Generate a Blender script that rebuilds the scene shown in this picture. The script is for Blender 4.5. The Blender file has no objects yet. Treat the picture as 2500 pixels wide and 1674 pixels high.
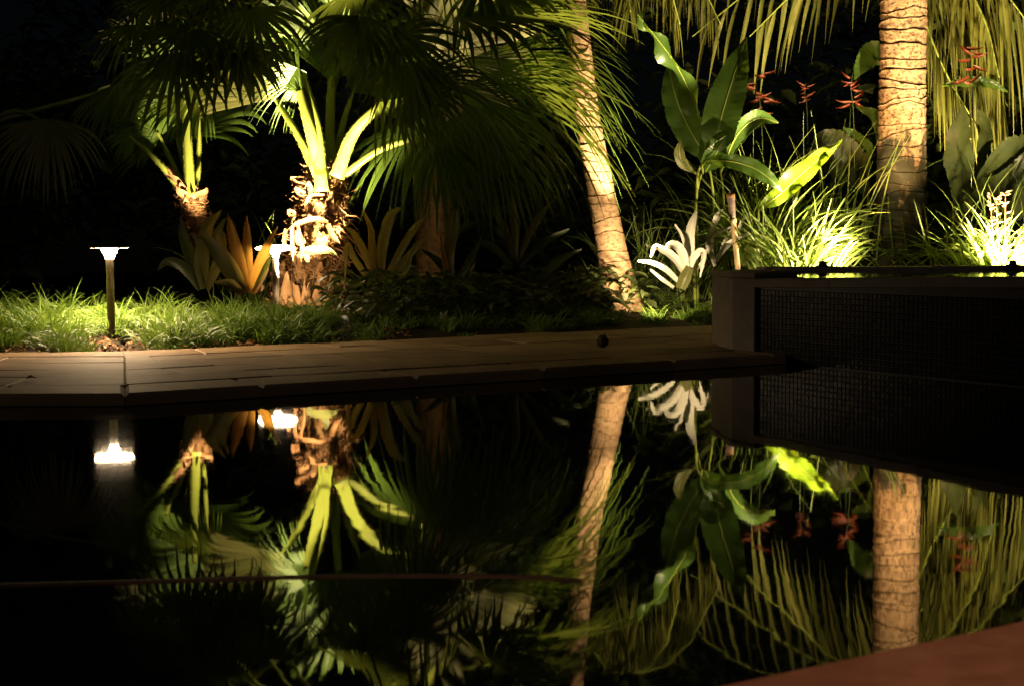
import bpy, bmesh, math, random
from mathutils import Vector, Matrix
random.seed(7)
SC = bpy.context.scene
COL = SC.collection

# ------------------------------------------------------------------ camera
FPX, CXP, CYP, CAMH = 3500.0, 1250.0, 837.0, 0.65      # photo is 2500 px wide
PITCH, ROLL = math.atan(239.0 / FPX), math.radians(0.30)
F = Vector((0, math.cos(PITCH), -math.sin(PITCH)))
U0 = Vector((0, math.sin(PITCH), math.cos(PITCH)))
R0 = Vector((1, 0, 0))
UC = U0 * math.cos(ROLL) + R0 * math.sin(ROLL)
RC = R0 * math.cos(ROLL) - U0 * math.sin(ROLL)
cam_d = bpy.data.cameras.new('camera')
cam = bpy.data.objects.new('camera', cam_d); COL.objects.link(cam)
cam_d.sensor_width = 36.0
cam_d.lens = FPX / 2500.0 * 36.0
cam_d.clip_start, cam_d.clip_end = 0.05, 400
m = Matrix((RC, UC, -F)).transposed().to_4x4(); m.translation = (0, 0, CAMH)
cam.matrix_world = m
cam_d.dof.use_dof = True
cam_d.dof.focus_distance = 10.6
cam_d.dof.aperture_fstop = 6.5
SC.camera = cam

# ------------------------------------------------------------------ night sky, added fill, exposure
w = bpy.data.worlds.new('World'); SC.world = w; w.use_nodes = True
wn, wl = w.node_tree.nodes, w.node_tree.links
wn.clear()
sky = wn.new('ShaderNodeTexSky'); sky.sky_type = 'NISHITA'; sky.sun_disc = False
sky.sun_elevation = math.radians(26); sky.sun_rotation = math.radians(192)
bg = wn.new('ShaderNodeBackground'); bg.inputs[1].default_value = 0.00022
wo = wn.new('ShaderNodeOutputWorld')
wl.new(sky.outputs[0], bg.inputs[0]); wl.new(bg.outputs[0], wo.inputs[0])
warm_fill_d = bpy.data.lights.new('warm_fill', 'SUN'); warm_fill_d.energy = 0.04; warm_fill_d.angle = math.radians(0.6)  # faint sun lamp added as warm fill from behind the camera
warm_fill_d.color = (1, .84, .68)
warm_fill = bpy.data.objects.new('warm_fill', warm_fill_d); COL.objects.link(warm_fill)
warm_fill.rotation_euler = (math.radians(64), 0, math.radians(-12))
SC.view_settings.view_transform = 'Standard'; SC.view_settings.look = 'None'
SC.view_settings.exposure = 0.0; SC.view_settings.gamma = 1.0
SC.render.engine = 'CYCLES'
SC.cycles.use_denoising = True
SC.cycles.max_bounces = 6
SC.cycles.diffuse_bounces = 2
SC.cycles.transmission_bounces = 4
SC.cycles.caustics_reflective = False
SC.cycles.sample_clamp_indirect = 4.0
SC.cycles.use_light_tree = True

WARM = (1.0, .74, .42)
def P(px, py, d):
    """photo pixel at ground distance d (metres along +Y) -> world point"""
    v = F + RC * ((px - CXP) / FPX) + UC * (-(py - CYP) / FPX)
    return Vector((0, 0, CAMH)) + v * (d / v.y)
def spot(name, pos, aim, watts, angle, radius=.03, col=WARM, blend=.6):
    l = bpy.data.lights.new(name, 'SPOT'); l.energy = watts; l.spot_size = math.radians(angle)
    l.spot_blend = blend; l.shadow_soft_size = radius; l.color = col
    o = bpy.data.objects.new(name, l); COL.objects.link(o)
    o.location = pos
    o.rotation_euler = (Vector(aim) - Vector(pos)).to_track_quat('-Z', 'Y').to_euler()
    return o
# garden uplights tucked into the beds, and the porch lamp behind the photographer
spot('uplight_fan_palm', P(734, 752, 10.5), P(732, 250, 11.15), 1250, 66, blend=.25)
spot('uplight_fan_palm_foot', P(690, 752, 10.35), P(758, 650, 11.1), 30, 64, blend=.6)
spot('uplight_petioles', P(748, 748, 10.58), P(778, 320, 11.1), 2000, 34, blend=.5)
spot('uplight_small_palm', P(535, 700, 11.4), P(462, 330, 12.05), 640, 30)
spot('uplight_leaning_trunk', P(1588, 742, 10.62), P(1525, 200, 11.3), 2000, 46, blend=.3)
spot('uplight_bromeliad', P(1590, 742, 10.25), P(1615, 660, 11.2), 130, 60, blend=.4)
spot('uplight_trunk_foot', P(1600, 742, 10.4), P(1498, 600, 11.4), 150, 50, blend=.5)
spot('uplight_bank_grass', P(2078, 650, 11.15), P(1975, 415, 11.9), 2600, 42, blend=.4)
spot('uplight_bank_grass_wide', P(2070, 645, 11.15), P(1960, 560, 11.7), 330, 110, blend=.5)
spot('uplight_corner_grass', P(2482, 650, 11.2), P(2455, 520, 11.7), 2400, 92, blend=.4)
spot('uplight_tall_trunk', P(2150, 560, 11.9), P(2204, 250, 13.2), 290, 50, col=(1, .54, .20), blend=.4)
spot('uplight_back_right', P(2290, 560, 14.2), P(2410, 170, 15.0), 1300, 80)
spot('uplight_back_middle', P(1860, 480, 13.2), P(1840, 170, 14.6), 460, 56)
spot('uplight_back_left', P(335, 330, 12.7), P(335, 70, 13.4), 160, 70)
spot('uplight_dark_palm', P(1185, 560, 11.8), P(1190, 110, 12.25), 150, 28)
# downlight over the near deck
spot('porch_downlight', (1.7, .7, 2.5), (1.25, 1.75, 0), 108, 75, .1, (1, .62, .38))

# ------------------------------------------------------------------ helpers
def tag(o, label=None, cat=None, group=None, kind=None):
    if label: o['label'] = label
    if cat: o['category'] = cat
    if group: o['group'] = group
    if kind: o['kind'] = kind
    return o
def empty(name, loc=(0, 0, 0)):
    o = bpy.data.objects.new(name, None); COL.objects.link(o); o.location = loc
    o.empty_display_size = .1
    return o
class MB:
    def __init__(s): s.v = []; s.f = []
    def add(s, vs, fs):
        n = len(s.v); s.v.extend(tuple(x) for x in vs); s.f.extend(tuple(i + n for i in f) for f in fs)
    def build(s, name, mat, parent=None, smooth=True, scar=None):
        me = bpy.data.meshes.new(name)
        off = Vector((0, 0, 0))
        if parent is not None:
            off = parent.matrix_world.translation.copy() if parent.parent is None and False else world_of(parent)
        me.from_pydata([(x[0] - off.x, x[1] - off.y, x[2] - off.z) for x in s.v], [], s.f)
        me.materials.append(mat)
        if scar is not None:
            at_ = me.attributes.new('scar', 'FLOAT', 'POINT'); at_.data.foreach_set('value', scar)
        if smooth:
            me.polygons.foreach_set('use_smooth', [True] * len(me.polygons))
        me.update()
        o = bpy.data.objects.new(name, me); COL.objects.link(o)
        if parent is not None: o.parent = parent
        return o
def world_of(o):
    p = Vector((0, 0, 0))
    while o is not None:
        p += o.location; o = o.parent
    return p
def crom(pts, n):
    """Catmull-Rom samples through points (Vectors or tuples of numbers)"""
    pts = [Vector(p) for p in pts]
    if len(pts) == 2:
        return [pts[0].lerp(pts[1], i / n) for i in range(n + 1)]
    ex = [pts[0] * 2 - pts[1]] + pts + [pts[-1] * 2 - pts[-2]]
    segs = len(pts) - 1; out = []
    for i in range(n + 1):
        u = i / n * segs; k = min(int(u), segs - 1); t = u - k
        a, b, c, d = ex[k:k + 4]
        out.append(.5 * ((2 * b) + (c - a) * t + (2 * a - 5 * b + 4 * c - d) * t * t + (3 * b - a - 3 * c + d) * t ** 3))
    return out
def interp(ws, t):
    k = t * (len(ws) - 1); i = min(int(k), len(ws) - 2); return ws[i] + (ws[i + 1] - ws[i]) * (k - i)
def ribbon(mb, pts, ws, face=None, fold=.15, cols=2, wave=0, wfreq=6, roll=0.0, phase=0, rib=0, ribs=16, ragged=0):
    """leaf strip along pts; ws = full widths along it (m); face = vector the upper side looks to"""
    n = len(pts) - 1; vs = []; fs = []
    for i, p in enumerate(pts):
        t = (pts[min(i + 1, n)] - pts[max(i - 1, 0)])
        if t.length < 1e-9: t = Vector((0, 0, 1))
        t.normalize()
        f = Vector(face) if face is not None else (Vector((0, 0, CAMH)) - p).normalized()
        f = f - t * f.dot(t)
        if f.length < 1e-5: f = t.orthogonal()
        f.normalize()
        s = t.cross(f)
        if roll: 
            c_, s_ = math.cos(roll), math.sin(roll)
            s, f = s * c_ + f * s_, f * c_ - s * s_
        wd = interp(ws, i / n) * .5
        rgl = [1 - (random.random() ** 3 * ragged + (ragged * 2.2 if random.random() < ragged * .35 else 0)) for _ in (0, 1)] if ragged else (1, 1)
        for j in range(cols + 1):
            q = j / cols * 2 - 1
            wv = wave * math.sin(wfreq * i / n * 6.283 + phase + (1.3 if q > 0 else 0)) * abs(q) ** 2
            if rib: wv += rib * math.sin((i / n * ribs - abs(q) * 1.1) * 6.283) * min(1, abs(q) * 3)
            e_ = rgl[0 if q < 0 else 1] if abs(q) > .99 else 1
            vs.append(p + s * (q * wd * e_) + f * (abs(q) * wd * fold * 2 + wv))
    for i in range(n):
        for j in range(cols):
            a = i * (cols + 1) + j
            fs.append((a, a + 1, a + cols + 2, a + cols + 1))
    mb.add(vs, fs)
def tube(mb, pts, rs, k=8, cap=True, squash=None):
    n = len(pts) - 1; vs = []; fs = []
    ref = None
    for i, p in enumerate(pts):
        t = (pts[min(i + 1, n)] - pts[max(i - 1, 0)]).normalized()
        if ref is None: ref = t.orthogonal().normalized() if abs(t.y) > .9 else (Vector((0, 1, 0)) - t * t.y).normalized()
        ref = (ref - t * ref.dot(t)).normalized()
        b = t.cross(ref); r = interp(rs, i / n) if n else rs[0]
        for j in range(k):
            a = 6.28318 * j / k
            vs.append(p + ref * (math.cos(a) * r * (squash or 1)) + b * (math.sin(a) * r))
    for i in range(n):
        for j in range(k):
            a = i * k + j; b2 = i * k + (j + 1) % k
            fs.append((a, b2, b2 + k, a + k))
    if cap:
        fs.append(tuple(range(k - 1, -1, -1))); fs.append(tuple(range(n * k, n * k + k)))
    mb.add(vs, fs)
def lathe(mb, prof, c=(0, 0, 0), k=32, cap=True):
    vs = []; fs = []
    for r, z in prof:
        for j in range(k):
            a = 6.28318 * j / k; vs.append((c[0] + r * math.cos(a), c[1] + r * math.sin(a), c[2] + z))
    for i in range(len(prof) - 1):
        for j in range(k):
            a = i * k + j; b = i * k + (j + 1) % k; fs.append((a, b, b + k, a + k))
    if cap:
        fs.append(tuple(range(k - 1, -1, -1))); n = len(prof) - 1; fs.append(tuple(range(n * k, n * k + k)))
    mb.add(vs, fs)
def prism(mb, poly, z0, z1, bev=.006, dz=None):
    """bevelled slab over a 2-D polygon (counter-clockwise); dz = per-corner top offsets"""
    n = len(poly); c = Vector((sum(p[0] for p in poly) / n, sum(p[1] for p in poly) / n))
    vs = []
    ins = [Vector(p) + (c - Vector(p)).normalized() * bev * 1.4 for p in poly]
    dz = dz or [0] * n
    for p in poly: vs.append((p[0], p[1], z0))
    for i, p in enumerate(poly): vs.append((p[0], p[1], z1 - bev + dz[i]))
    for i, p in enumerate(ins): vs.append((p[0], p[1], z1 + dz[i]))
    fs = [tuple(range(n - 1, -1, -1)), tuple(range(2 * n, 3 * n))]
    for i in range(n):
        j = (i + 1) % n
        fs.append((i, j, n + j, n + i)); fs.append((n + i, n + j, 2 * n + j, 2 * n + i))
    mb.add(vs, fs)
def rnd(a, b): return random.uniform(a, b)

# ------------------------------------------------------------------ materials
def newmat(name):
    mt = bpy.data.materials.new(name); mt.use_nodes = True
    nt = mt.node_tree; nt.nodes.clear()
    out = nt.nodes.new('ShaderNodeOutputMaterial')
    return mt, nt, nt.nodes, nt.links, out
def ramp(nt, fac, stops):
    r = nt.nodes.new('ShaderNodeValToRGB'); e = r.color_ramp.elements
    while len(e) < len(stops): e.new(.5)
    for i, (p, c) in enumerate(stops):
        e[i].position = p; e[i].color = (*c, 1)
    nt.links.new(fac, r.inputs[0]); return r.outputs[0]
def noise(nt, scale, detail=4, rough=.55, vec=None, coord='Object', stretch=None):
    n = nt.nodes.new('ShaderNodeTexNoise'); n.inputs['Scale'].default_value = scale
    n.inputs['Detail'].default_value = detail; n.inputs['Roughness'].default_value = rough
    tc = nt.nodes.new('ShaderNodeTexCoord'); v = tc.outputs[coord]
    if stretch:
        mp = nt.nodes.new('ShaderNodeMapping'); mp.inputs['Scale'].default_value = stretch
        nt.links.new(v, mp.inputs[0]); v = mp.outputs[0]
    nt.links.new(v, n.inputs['Vector']); return n.outputs['Fac']
def leaf_mat(name, dark, light, back, trans=.35, rough=.42, spec=.35, nscale=9):
    mt, nt, N, L, out = newmat(name)
    geo = N.new('ShaderNodeNewGeometry')
    n1 = noise(nt, nscale, 3)
    mix = N.new('ShaderNodeMath'); mix.operation = 'MULTIPLY_ADD'
    mix.inputs[1].default_value = .55; L.new(geo.outputs['Random Per Island'], mix.inputs[0])
    sc = N.new('ShaderNodeMath'); sc.operation = 'MULTIPLY'; sc.inputs[1].default_value = .5
    L.new(n1, sc.inputs[0]); L.new(sc.outputs[0], mix.inputs[2])
    c = ramp(nt, mix.outputs[0], [(.15, dark), (.85, light)])
    pb = N.new('ShaderNodeBsdfPrincipled'); L.new(c, pb.inputs['Base Color'])
    pb.inputs['Roughness'].default_value = rough; pb.inputs['Specular IOR Level'].default_value = spec
    tr = N.new('ShaderNodeBsdfTranslucent'); tr.inputs[0].default_value = (*back, 1)
    mx = N.new('ShaderNodeMixShader'); mx.inputs[0].default_value = trans
    L.new(pb.outputs[0], mx.inputs[1]); L.new(tr.outputs[0], mx.inputs[2])
    bp = N.new('ShaderNodeBump'); bp.inputs['Strength'].default_value = .25; bp.inputs['Distance'].default_value = .004
    L.new(noise(nt, 60, 3), bp.inputs['Height']); L.new(bp.outputs[0], pb.inputs['Normal'])
    L.new(mx.outputs[0], out.inputs[0]); return mt
def solid_mat(name, stops, nscale=6, rough=.75, spec=.25, bump=.4, bdist=.004, bscale=40, stretch=None, detail=5, isl=0.0, metal=0):
    mt, nt, N, L, out = newmat(name)
    f = noise(nt, nscale, detail, .6, stretch=stretch)
    if isl:
        geo = N.new('ShaderNodeNewGeometry'); ob = N.new('ShaderNodeObjectInfo')
        ad = N.new('ShaderNodeMath'); ad.operation = 'ADD'
        L.new(geo.outputs['Random Per Island'], ad.inputs[0]); L.new(ob.outputs['Random'], ad.inputs[1])
        fr = N.new('ShaderNodeMath'); fr.operation = 'FRACT'; L.new(ad.outputs[0], fr.inputs[0])
        mm = N.new('ShaderNodeMix'); mm.inputs[0].default_value = isl
        L.new(f, mm.inputs[2]); L.new(fr.outputs[0], mm.inputs[3]); f = mm.outputs[0]
    c = ramp(nt, f, stops)
    pb = N.new('ShaderNodeBsdfPrincipled'); L.new(c, pb.inputs['Base Color'])
    pb.inputs['Roughness'].default_value = rough; pb.inputs['Specular IOR Level'].default_value = spec
    pb.inputs['Metallic'].default_value = metal
    if bump:
        bp = N.new('ShaderNodeBump'); bp.inputs['Strength'].default_value = bump; bp.inputs['Distance'].default_value = bdist
        L.new(noise(nt, bscale, 5, stretch=stretch), bp.inputs['Height']); L.new(bp.outputs[0], pb.inputs['Normal'])
    L.new(pb.outputs[0], out.inputs[0]); return mt
M = {}
M['fan'] = leaf_mat('fan_leaf', (.045, .10, .012), (.11, .18, .025), (.28, .36, .045), .2)
M['fan_pale'] = leaf_mat('fan_leaf_pale', (.12, .14, .04), (.22, .22, .07), (.36, .36, .11), .42)
M['petiole'] = leaf_mat('petiole', (.20, .27, .035), (.30, .35, .06), (.3, .34, .06), .12, .38, .4)
M['frond'] = leaf_mat('coconut_leaflet', (.07, .10, .016), (.20, .19, .04), (.34, .34, .06), .42)
M['broad'] = leaf_mat('broad_leaf', (.035, .085, .014), (.07, .13, .02), (.26, .42, .03), .42, .35, .45, 5)
M['bright'] = leaf_mat('young_broad_leaf', (.16, .30, .012), (.24, .38, .02), (.42, .6, .015), .5, .35, .4, 6)
M['brom'] = leaf_mat('bromeliad_leaf', (.05, .07, .02), (.13, .13, .04), (.32, .24, .05), .35)
M['brom_orange'] = leaf_mat('bromeliad_leaf_amber', (.09, .06, .02), (.20, .11, .025), (.40, .20, .03), .5, nscale=22)
M['silver'] = leaf_mat('silver_bromeliad_leaf', (.42, .41, .34), (.55, .53, .43), (.4, .42, .2), .12, .5, .3)
M['grass'] = leaf_mat('grass_blade', (.06, .13, .015), (.20, .24, .05), (.28, .38, .05), .35)
M['mondo'] = leaf_mat('ground_cover_blade', (.05, .12, .012), (.16, .24, .03), (.2, .32, .03), .3)
M['dark_leaf'] = leaf_mat('shrub_leaf', (.025, .04, .012), (.06, .075, .02), (.12, .16, .03), .3)
M['red'] = leaf_mat('red_bract', (.11, .02, .008), (.20, .045, .01), (.22, .035, .01), .3)
M['dead'] = solid_mat('dry_leaf', [(.3, (.16, .075, .03)), (.7, (.36, .2, .09))], 12, .8, .2, isl=.6)
M['fibre'] = solid_mat('palm_fibre', [(.3, (.18, .09, .036)), (.7, (.38, .21, .095))], 25, .85, .15, isl=.6)
M['boot'] = solid_mat('old_leaf_base', [(.25, (.2, .11, .05)), (.5, (.31, .17, .075)), (.75, (.42, .25, .12))], 7, .8, .2, .5, .004, 30, (1, 1, .25), isl=.4)
M['fibre_bark'] = solid_mat('fibrous_bark', [(.3, (.08, .045, .02)), (.7, (.24, .14, .06))], 18, .9, .1, .9, .012, 30)
M['soil'] = solid_mat('soil', [(.3, (.018, .012, .007)), (.7, (.05, .034, .02))], 14, .95, .1, .8, .01, 40)
M['stone'] = solid_mat('paving_stone', [(.25, (.20, .12, .058)), (.5, (.34, .22, .115)), (.75, (.45, .305, .17))], 5, .72, .25, .5, .004, 18, isl=.35)
M['pier'] = solid_mat('pier_stone', [(.3, (.24, .2, .17)), (.7, (.36, .31, .27))], 9, .7, .3, .4, .003, 60, isl=.25)
M['terra'] = solid_mat('terracotta_deck', [(.3, (.24, .10, .055)), (.7, (.46, .22, .14))], 9, .75, .25, .7, .004, 45, detail=9)
M['step'] = solid_mat('step_stone', [(.3, (.05, .03, .022)), (.7, (.09, .055, .04))], 9, .7, .2, .4, .003, 60)
M['tile'] = solid_mat('mosaic_tile', [(.2, (.004, .005, .006)), (.8, (.014, .015, .016))], 30, .3, .12, .1, .001, 20, isl=.7)
M['grout'] = solid_mat('grout', [(.3, (.035, .03, .024)), (.7, (.06, .05, .04))], 30, .9, .2, .2)
M['metal'] = solid_mat('bronze_metal', [(.3, (.10, .075, .055)), (.7, (.16, .125, .095))], 30, .42, .5, .1, .001, 80, metal=.5)
M['capwhite'] = solid_mat('cap_underside', [(.3, (.75, .73, .68)), (.7, (.8, .78, .73))], 20, .5, .3, 0)
M['black'] = solid_mat('black_metal', [(.3, (.012, .011, .01)), (.7, (.025, .022, .02))], 20, .5, .4, .1, .001)
M['bamboo'] = solid_mat('bamboo', [(.3, (.36, .25, .11)), (.7, (.52, .38, .19))], 14, .45, .4, .2, .002, 40, (4, 4, .6))
M['rust'] = solid_mat('torch_canister', [(.35, (.10, .07, .06)), (.65, (.22, .16, .13))], 22, .5, .4, .2, .002)
M['pod'] = solid_mat('seed_pod', [(.3, (.03, .02, .012)), (.7, (.07, .045, .025))], 18, .85, .2, .8, .006, 40)
def bark(name, base, dark, lich, lich_lo, lich_hi, crack, scarc=(.05, .028, .012)):
    mt, nt, N, L, out = newmat(name)
    c1 = ramp(nt, noise(nt, 5, 6, .65, stretch=(1, 1, 2.2)), [(.3, base[0]), (.7, base[1])])
    fine = ramp(nt, noise(nt, 26, 6, .7, stretch=(1, 1, 1.6)), [(.40, (0, 0, 0)), (.52, (1, 1, 1))])
    m1 = N.new('ShaderNodeMix'); m1.data_type = 'RGBA'; L.new(fine, m1.inputs[0])
    m1.inputs[6].default_value = (*dark, 1); L.new(c1, m1.inputs[7])
    tc = N.new('ShaderNodeTexCoord'); sx = N.new('ShaderNodeSeparateXYZ'); L.new(tc.outputs['Object'], sx.inputs[0])
    mr = N.new('ShaderNodeMapRange'); mr.inputs[1].default_value = lich_lo; mr.inputs[2].default_value = lich_hi
    mr.inputs[3].default_value = .38; mr.inputs[4].default_value = .0
    L.new(sx.outputs[2], mr.inputs[0])
    ln = noise(nt, 4.2, 7, .68, stretch=(1, 1, .45))
    ad = N.new('ShaderNodeMath'); ad.operation = 'ADD'; L.new(ln, ad.inputs[0]); L.new(mr.outputs[0], ad.inputs[1])
    lf = ramp(nt, ad.outputs[0], [(.70, (0, 0, 0)), (.80, (1, 1, 1))])
    m2 = N.new('ShaderNodeMix'); m2.data_type = 'RGBA'; L.new(lf, m2.inputs[0]); L.new(m1.outputs[2], m2.inputs[6])
    m2.inputs[7].default_value = (*lich, 1)
    pb = N.new('ShaderNodeBsdfPrincipled'); pb.inputs['Roughness'].default_value = .8; pb.inputs['Specular IOR Level'].default_value = .2
    sa = N.new('ShaderNodeAttribute'); sa.attribute_name = 'scar'
    s2 = N.new('ShaderNodeMath'); s2.operation = 'MULTIPLY_ADD'; s2.inputs[1].default_value = .75
    L.new(noise(nt, 16, 6, .7, stretch=(1, 1, 2.5)), s2.inputs[2]); L.new(sa.outputs['Fac'], s2.inputs[0])
    sf = ramp(nt, s2.outputs[0], [(.72, (0, 0, 0)), (1.0, (1, 1, 1))])
    m3 = N.new('ShaderNodeMix'); m3.data_type = 'RGBA'; L.new(sf, m3.inputs[0]); L.new(m2.outputs[2], m3.inputs[6]); m3.inputs[7].default_value = (*scarc, 1)
    L.new(m3.outputs[2], pb.inputs['Base Color'])
    bp = N.new('ShaderNodeBump'); bp.inputs['Strength'].default_value = .6; bp.inputs['Distance'].default_value = .006
    h = noise(nt, 30, 6, .65, stretch=crack); L.new(h, bp.inputs['Height']); L.new(bp.outputs[0], pb.inputs['Normal'])
    L.new(pb.outputs[0], out.inputs[0]); return mt
M['bark1'] = bark('leaning_bark', ((.35, .22, .115), (.48, .32, .18)), (.22, .13, .06), (.10, .075, .04), -2, -1, (1.5, 1.5, .12), (.13, .07, .03))
M['bark2'] = bark('tall_bark', ((.29, .18, .085), (.43, .285, .15)), (.07, .04, .02), (.028, .027, .014), .8, 1.6, (1, 1, .8))
def emis(name, col, st):
    mt, nt, N, L, out = newmat(name)
    e = N.new('ShaderNodeEmission'); e.inputs[0].default_value = (*col, 1); e.inputs[1].default_value = st
    L.new(e.outputs[0], out.inputs[0]); return mt
M['glow'] = emis('frosted_lamp_glass', (1.0, .74, .44), 190)
M['glow2'] = emis('frosted_lamp_glass_dim', (1.0, .74, .44), 45)
M['diffuser'] = emis('lamp_diffuser', (1.0, .70, .39), 430)
M['diffuser2'] = emis('lamp_diffuser_dim', (1.0, .74, .44), 34)
def water_mat(name, scale, strength, rough):
    mt, nt, N, L, out = newmat(name)
    pb = N.new('ShaderNodeBsdfPrincipled')
    pb.inputs['Base Color'].default_value = (.002, .003, .003, 1); pb.inputs['Roughness'].default_value = rough
    pb.inputs['IOR'].default_value = 1.333; pb.inputs['Specular IOR Level'].default_value = .5
    bp = N.new('ShaderNodeBump'); bp.inputs['Strength'].default_value = 1.0; bp.inputs['Distance'].default_value = strength
    n1 = noise(nt, scale, 2, .5); L.new(n1, bp.inputs['Height']); L.new(bp.outputs[0], pb.inputs['Normal'])
    L.new(pb.outputs[0], out.inputs[0]); return mt
M['water'] = water_mat('pool_water', 4.0, .00034, .024)
M['water2'] = water_mat('upper_water', 3.0, .002, .03)

# ------------------------------------------------------------------ setting: water, decks, ground
UV = Vector((.85, .527)).normalized(); NV = Vector((-UV.y, UV.x))
O2 = Vector((-1.59, 5.86))                       # bend of the far pool edge
def DK(s, t): return O2 + UV * s + NV * t
BACK = Vector((-2.22, 8.2))                      # bend of the deck's back edge
TB = (BACK - O2).dot(NV)
DZ = .055
def ground_z(x, y):
    p = Vector((x, y)); s = (p - O2).dot(UV); t = (p - O2).dot(NV) - TB
    if s < 0: t = max(min(t, y - 8.2), y - 8.25) if x < BACK.x else t
    b = max(0, t)
    z = .012 + .20 * (1 - math.exp(-b * .75)) + .012 * math.sin(3 * x + 1.7 * y) * min(1, b)
    return z
mb = MB(); nx, ny = 90, 60
for j in range(ny + 1):
    for i in range(nx + 1):
        x = -30 + 60 * i / nx; y = -6 + 56 * j / ny
        if abs(x) < 8: pass
        mb.v.append((x, y, -.9 if y < 8.4 + 99 and True else 0))
# outer ground sheet far around (kept under the pool), garden bed sheet on top of it
mb.f = [(j * (nx + 1) + i, j * (nx + 1) + i + 1, (j + 1) * (nx + 1) + i + 1, (j + 1) * (nx + 1) + i) for j in range(ny) for i in range(nx)]
tag(mb.build('ground', M['soil']), kind='structure')
mb = MB(); ns, nt_ = 120, 60
for j in range(nt_ + 1):
    for i in range(ns + 1):
        s = -9 + 24 * i / ns; t = TB - .06 + 16 * (j / nt_) ** 1.6
        p = DK(s, t)
        if s < (BACK - O2).dot(UV):              # left of the bend the edge runs straight across
            p = Vector((BACK.x + (s - (BACK - O2).dot(UV)) * 1.0, 8.14 + (t - TB + .06)))
        mb.v.append((p.x, p.y, ground_z(p.x, p.y)))
mb.f = [(j * (ns + 1) + i, j * (ns + 1) + i + 1, (j + 1) * (ns + 1) + i + 1, (j + 1) * (ns + 1) + i) for j in range(nt_) for i in range(ns)]
tag(mb.build('garden_ground', M['soil']), kind='structure')

mb = MB(); mb.add([(-9, .2, 0), (9, .2, 0), (9, 10.5, 0), (-9, 10.5, 0)], [(0, 1, 2, 3)])
tag(mb.build('pool_water', M['water']), kind='structure')

# near deck (bottom right): edge parallel to the far one
e0 = P(1790, 1674, 1.93).to_2d(); 
mb = MB()
pa, pb_ = e0 - UV * 3.0, e0 + UV * 9.0
mb2 = [(pa.x, pa.y), (pa.x + 2.4, pa.y - 4.2), (pb_.x + 2.2, pb_.y - 4.2), (pb_.x, pb_.y)]
prism(mb, mb2, -.3, DZ, .03)
tag(mb.build('near_deck', M['terra'], smooth=False), kind='structure')

# far deck: base bed, coping stones, paving slabs
deck = MB()
pl_ = [DK(0, .03), DK(5.2, .03), DK(5.2, TB - .02), BACK, Vector((-6.5, 8.14)), Vector((-6.5, 5.92))]
prism(deck, [(p.x, p.y) for p in pl_], -.4, DZ - .022, .004)
deck = tag(deck.build('pool_deck', M['grout'], smooth=False), kind='structure')
def slab(poly, name, z1, lift=.004, tilt=.004, z0=DZ - .03, bev=.006):
    g = MB(); prism(g, [(p.x, p.y) for p in poly], z0, z1 + rnd(-lift, lift), bev, [rnd(-tilt, tilt) for _ in poly])
    return g.build(name, M['stone'], deck, smooth=False)
def shrink(poly, g):
    c = sum(poly, Vector((0, 0))) / len(poly)
    return [p + (c - p).normalized() * g for p in poly]
random.seed(21)
s = 0.0
while s < 5.0:                                   # coping along the pool, overhanging it slightly
    L_ = rnd(.55, .8); q = [Vector((O2.x + .008, 5.836)) if s == 0 else DK(s, -.02), DK(s + L_, -.02), DK(s + L_, .34), Vector((O2.x - .094, 6.2)) if s == 0 else DK(s, .34)]
    slab(shrink(q, .0008 if s == 0 else .003), 'coping_stone', DZ, .0008, .0006, .004, .014); s += L_
x = -1.59
while x > -5:
    L_ = rnd(.55, .8); k = 1 if x > -1.6 else 0
    xa = x - L_
    q = [Vector((xa, 5.838)), Vector((x + (.004 if k else 0), 5.838)), Vector((x - (.094 if k else 0), 6.2)), Vector((xa, 6.2))]
    slab(shrink(q, .0008 if k else .003), 'coping_stone', DZ, .0008, .0006, .004, .014); x = xa
rows = [.34, .72, 1.08, 1.5, 1.9, TB]
for r in range(5):
    s = rnd(-.02, .05) - (.0) ; t0, t1 = rows[r], rows[r + 1]
    off = lambda t: -t * (BACK - O2).dot(UV) / TB * -1
    first = True
    while s < 5.0:
        L_ = rnd(.45, .85); j0, j1 = rnd(-.05, .05), rnd(-.05, .05)
        a0 = off(t0) if first else s + j0c; a1 = off(t1) if first else s + j1c
        q = [DK(a0, t0), DK(s + L_ + j0, t0 + rnd(-.012, .012)), DK(s + L_ + j1, t1 + rnd(-.012, .012)), DK(a1, t1)]
        if not (s > 3.6): slab(shrink(q, .0006 if first else .003), 'paving_stone', DZ, .0018, .0035)
        elif r > 1: slab(shrink(q, .003), 'paving_stone', DZ, .0018, .0035)
        j0c, j1c = j0, j1; s += L_; first = False
rowy = [6.2, 6.6, 6.98, 7.4, 7.8, 8.16]
mit = lambda y: O2.x + (BACK.x - O2.x) * (y - O2.y) / (BACK.y - O2.y)
for r in range(5):
    y0, y1 = rowy[r], rowy[r + 1]; xr0, xr1 = mit(y0), mit(y1)
    while xr0 > -5:
        L_ = rnd(.5, .9); a0, a1 = xr0 - L_ + rnd(-.05, .05), xr0 - L_ + rnd(-.08, .05)
        q = [Vector((a0, y0 + rnd(-.012, .012))), Vector((xr0, y0)), Vector((xr1, y1)), Vector((a1, y1 + rnd(-.012, .012)))]
        slab(shrink(q, .0006 if xr0 == mit(y0) else .003), 'paving_stone', DZ, .0018, .0035)
        xr0, xr1 = a0, a1

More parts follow.
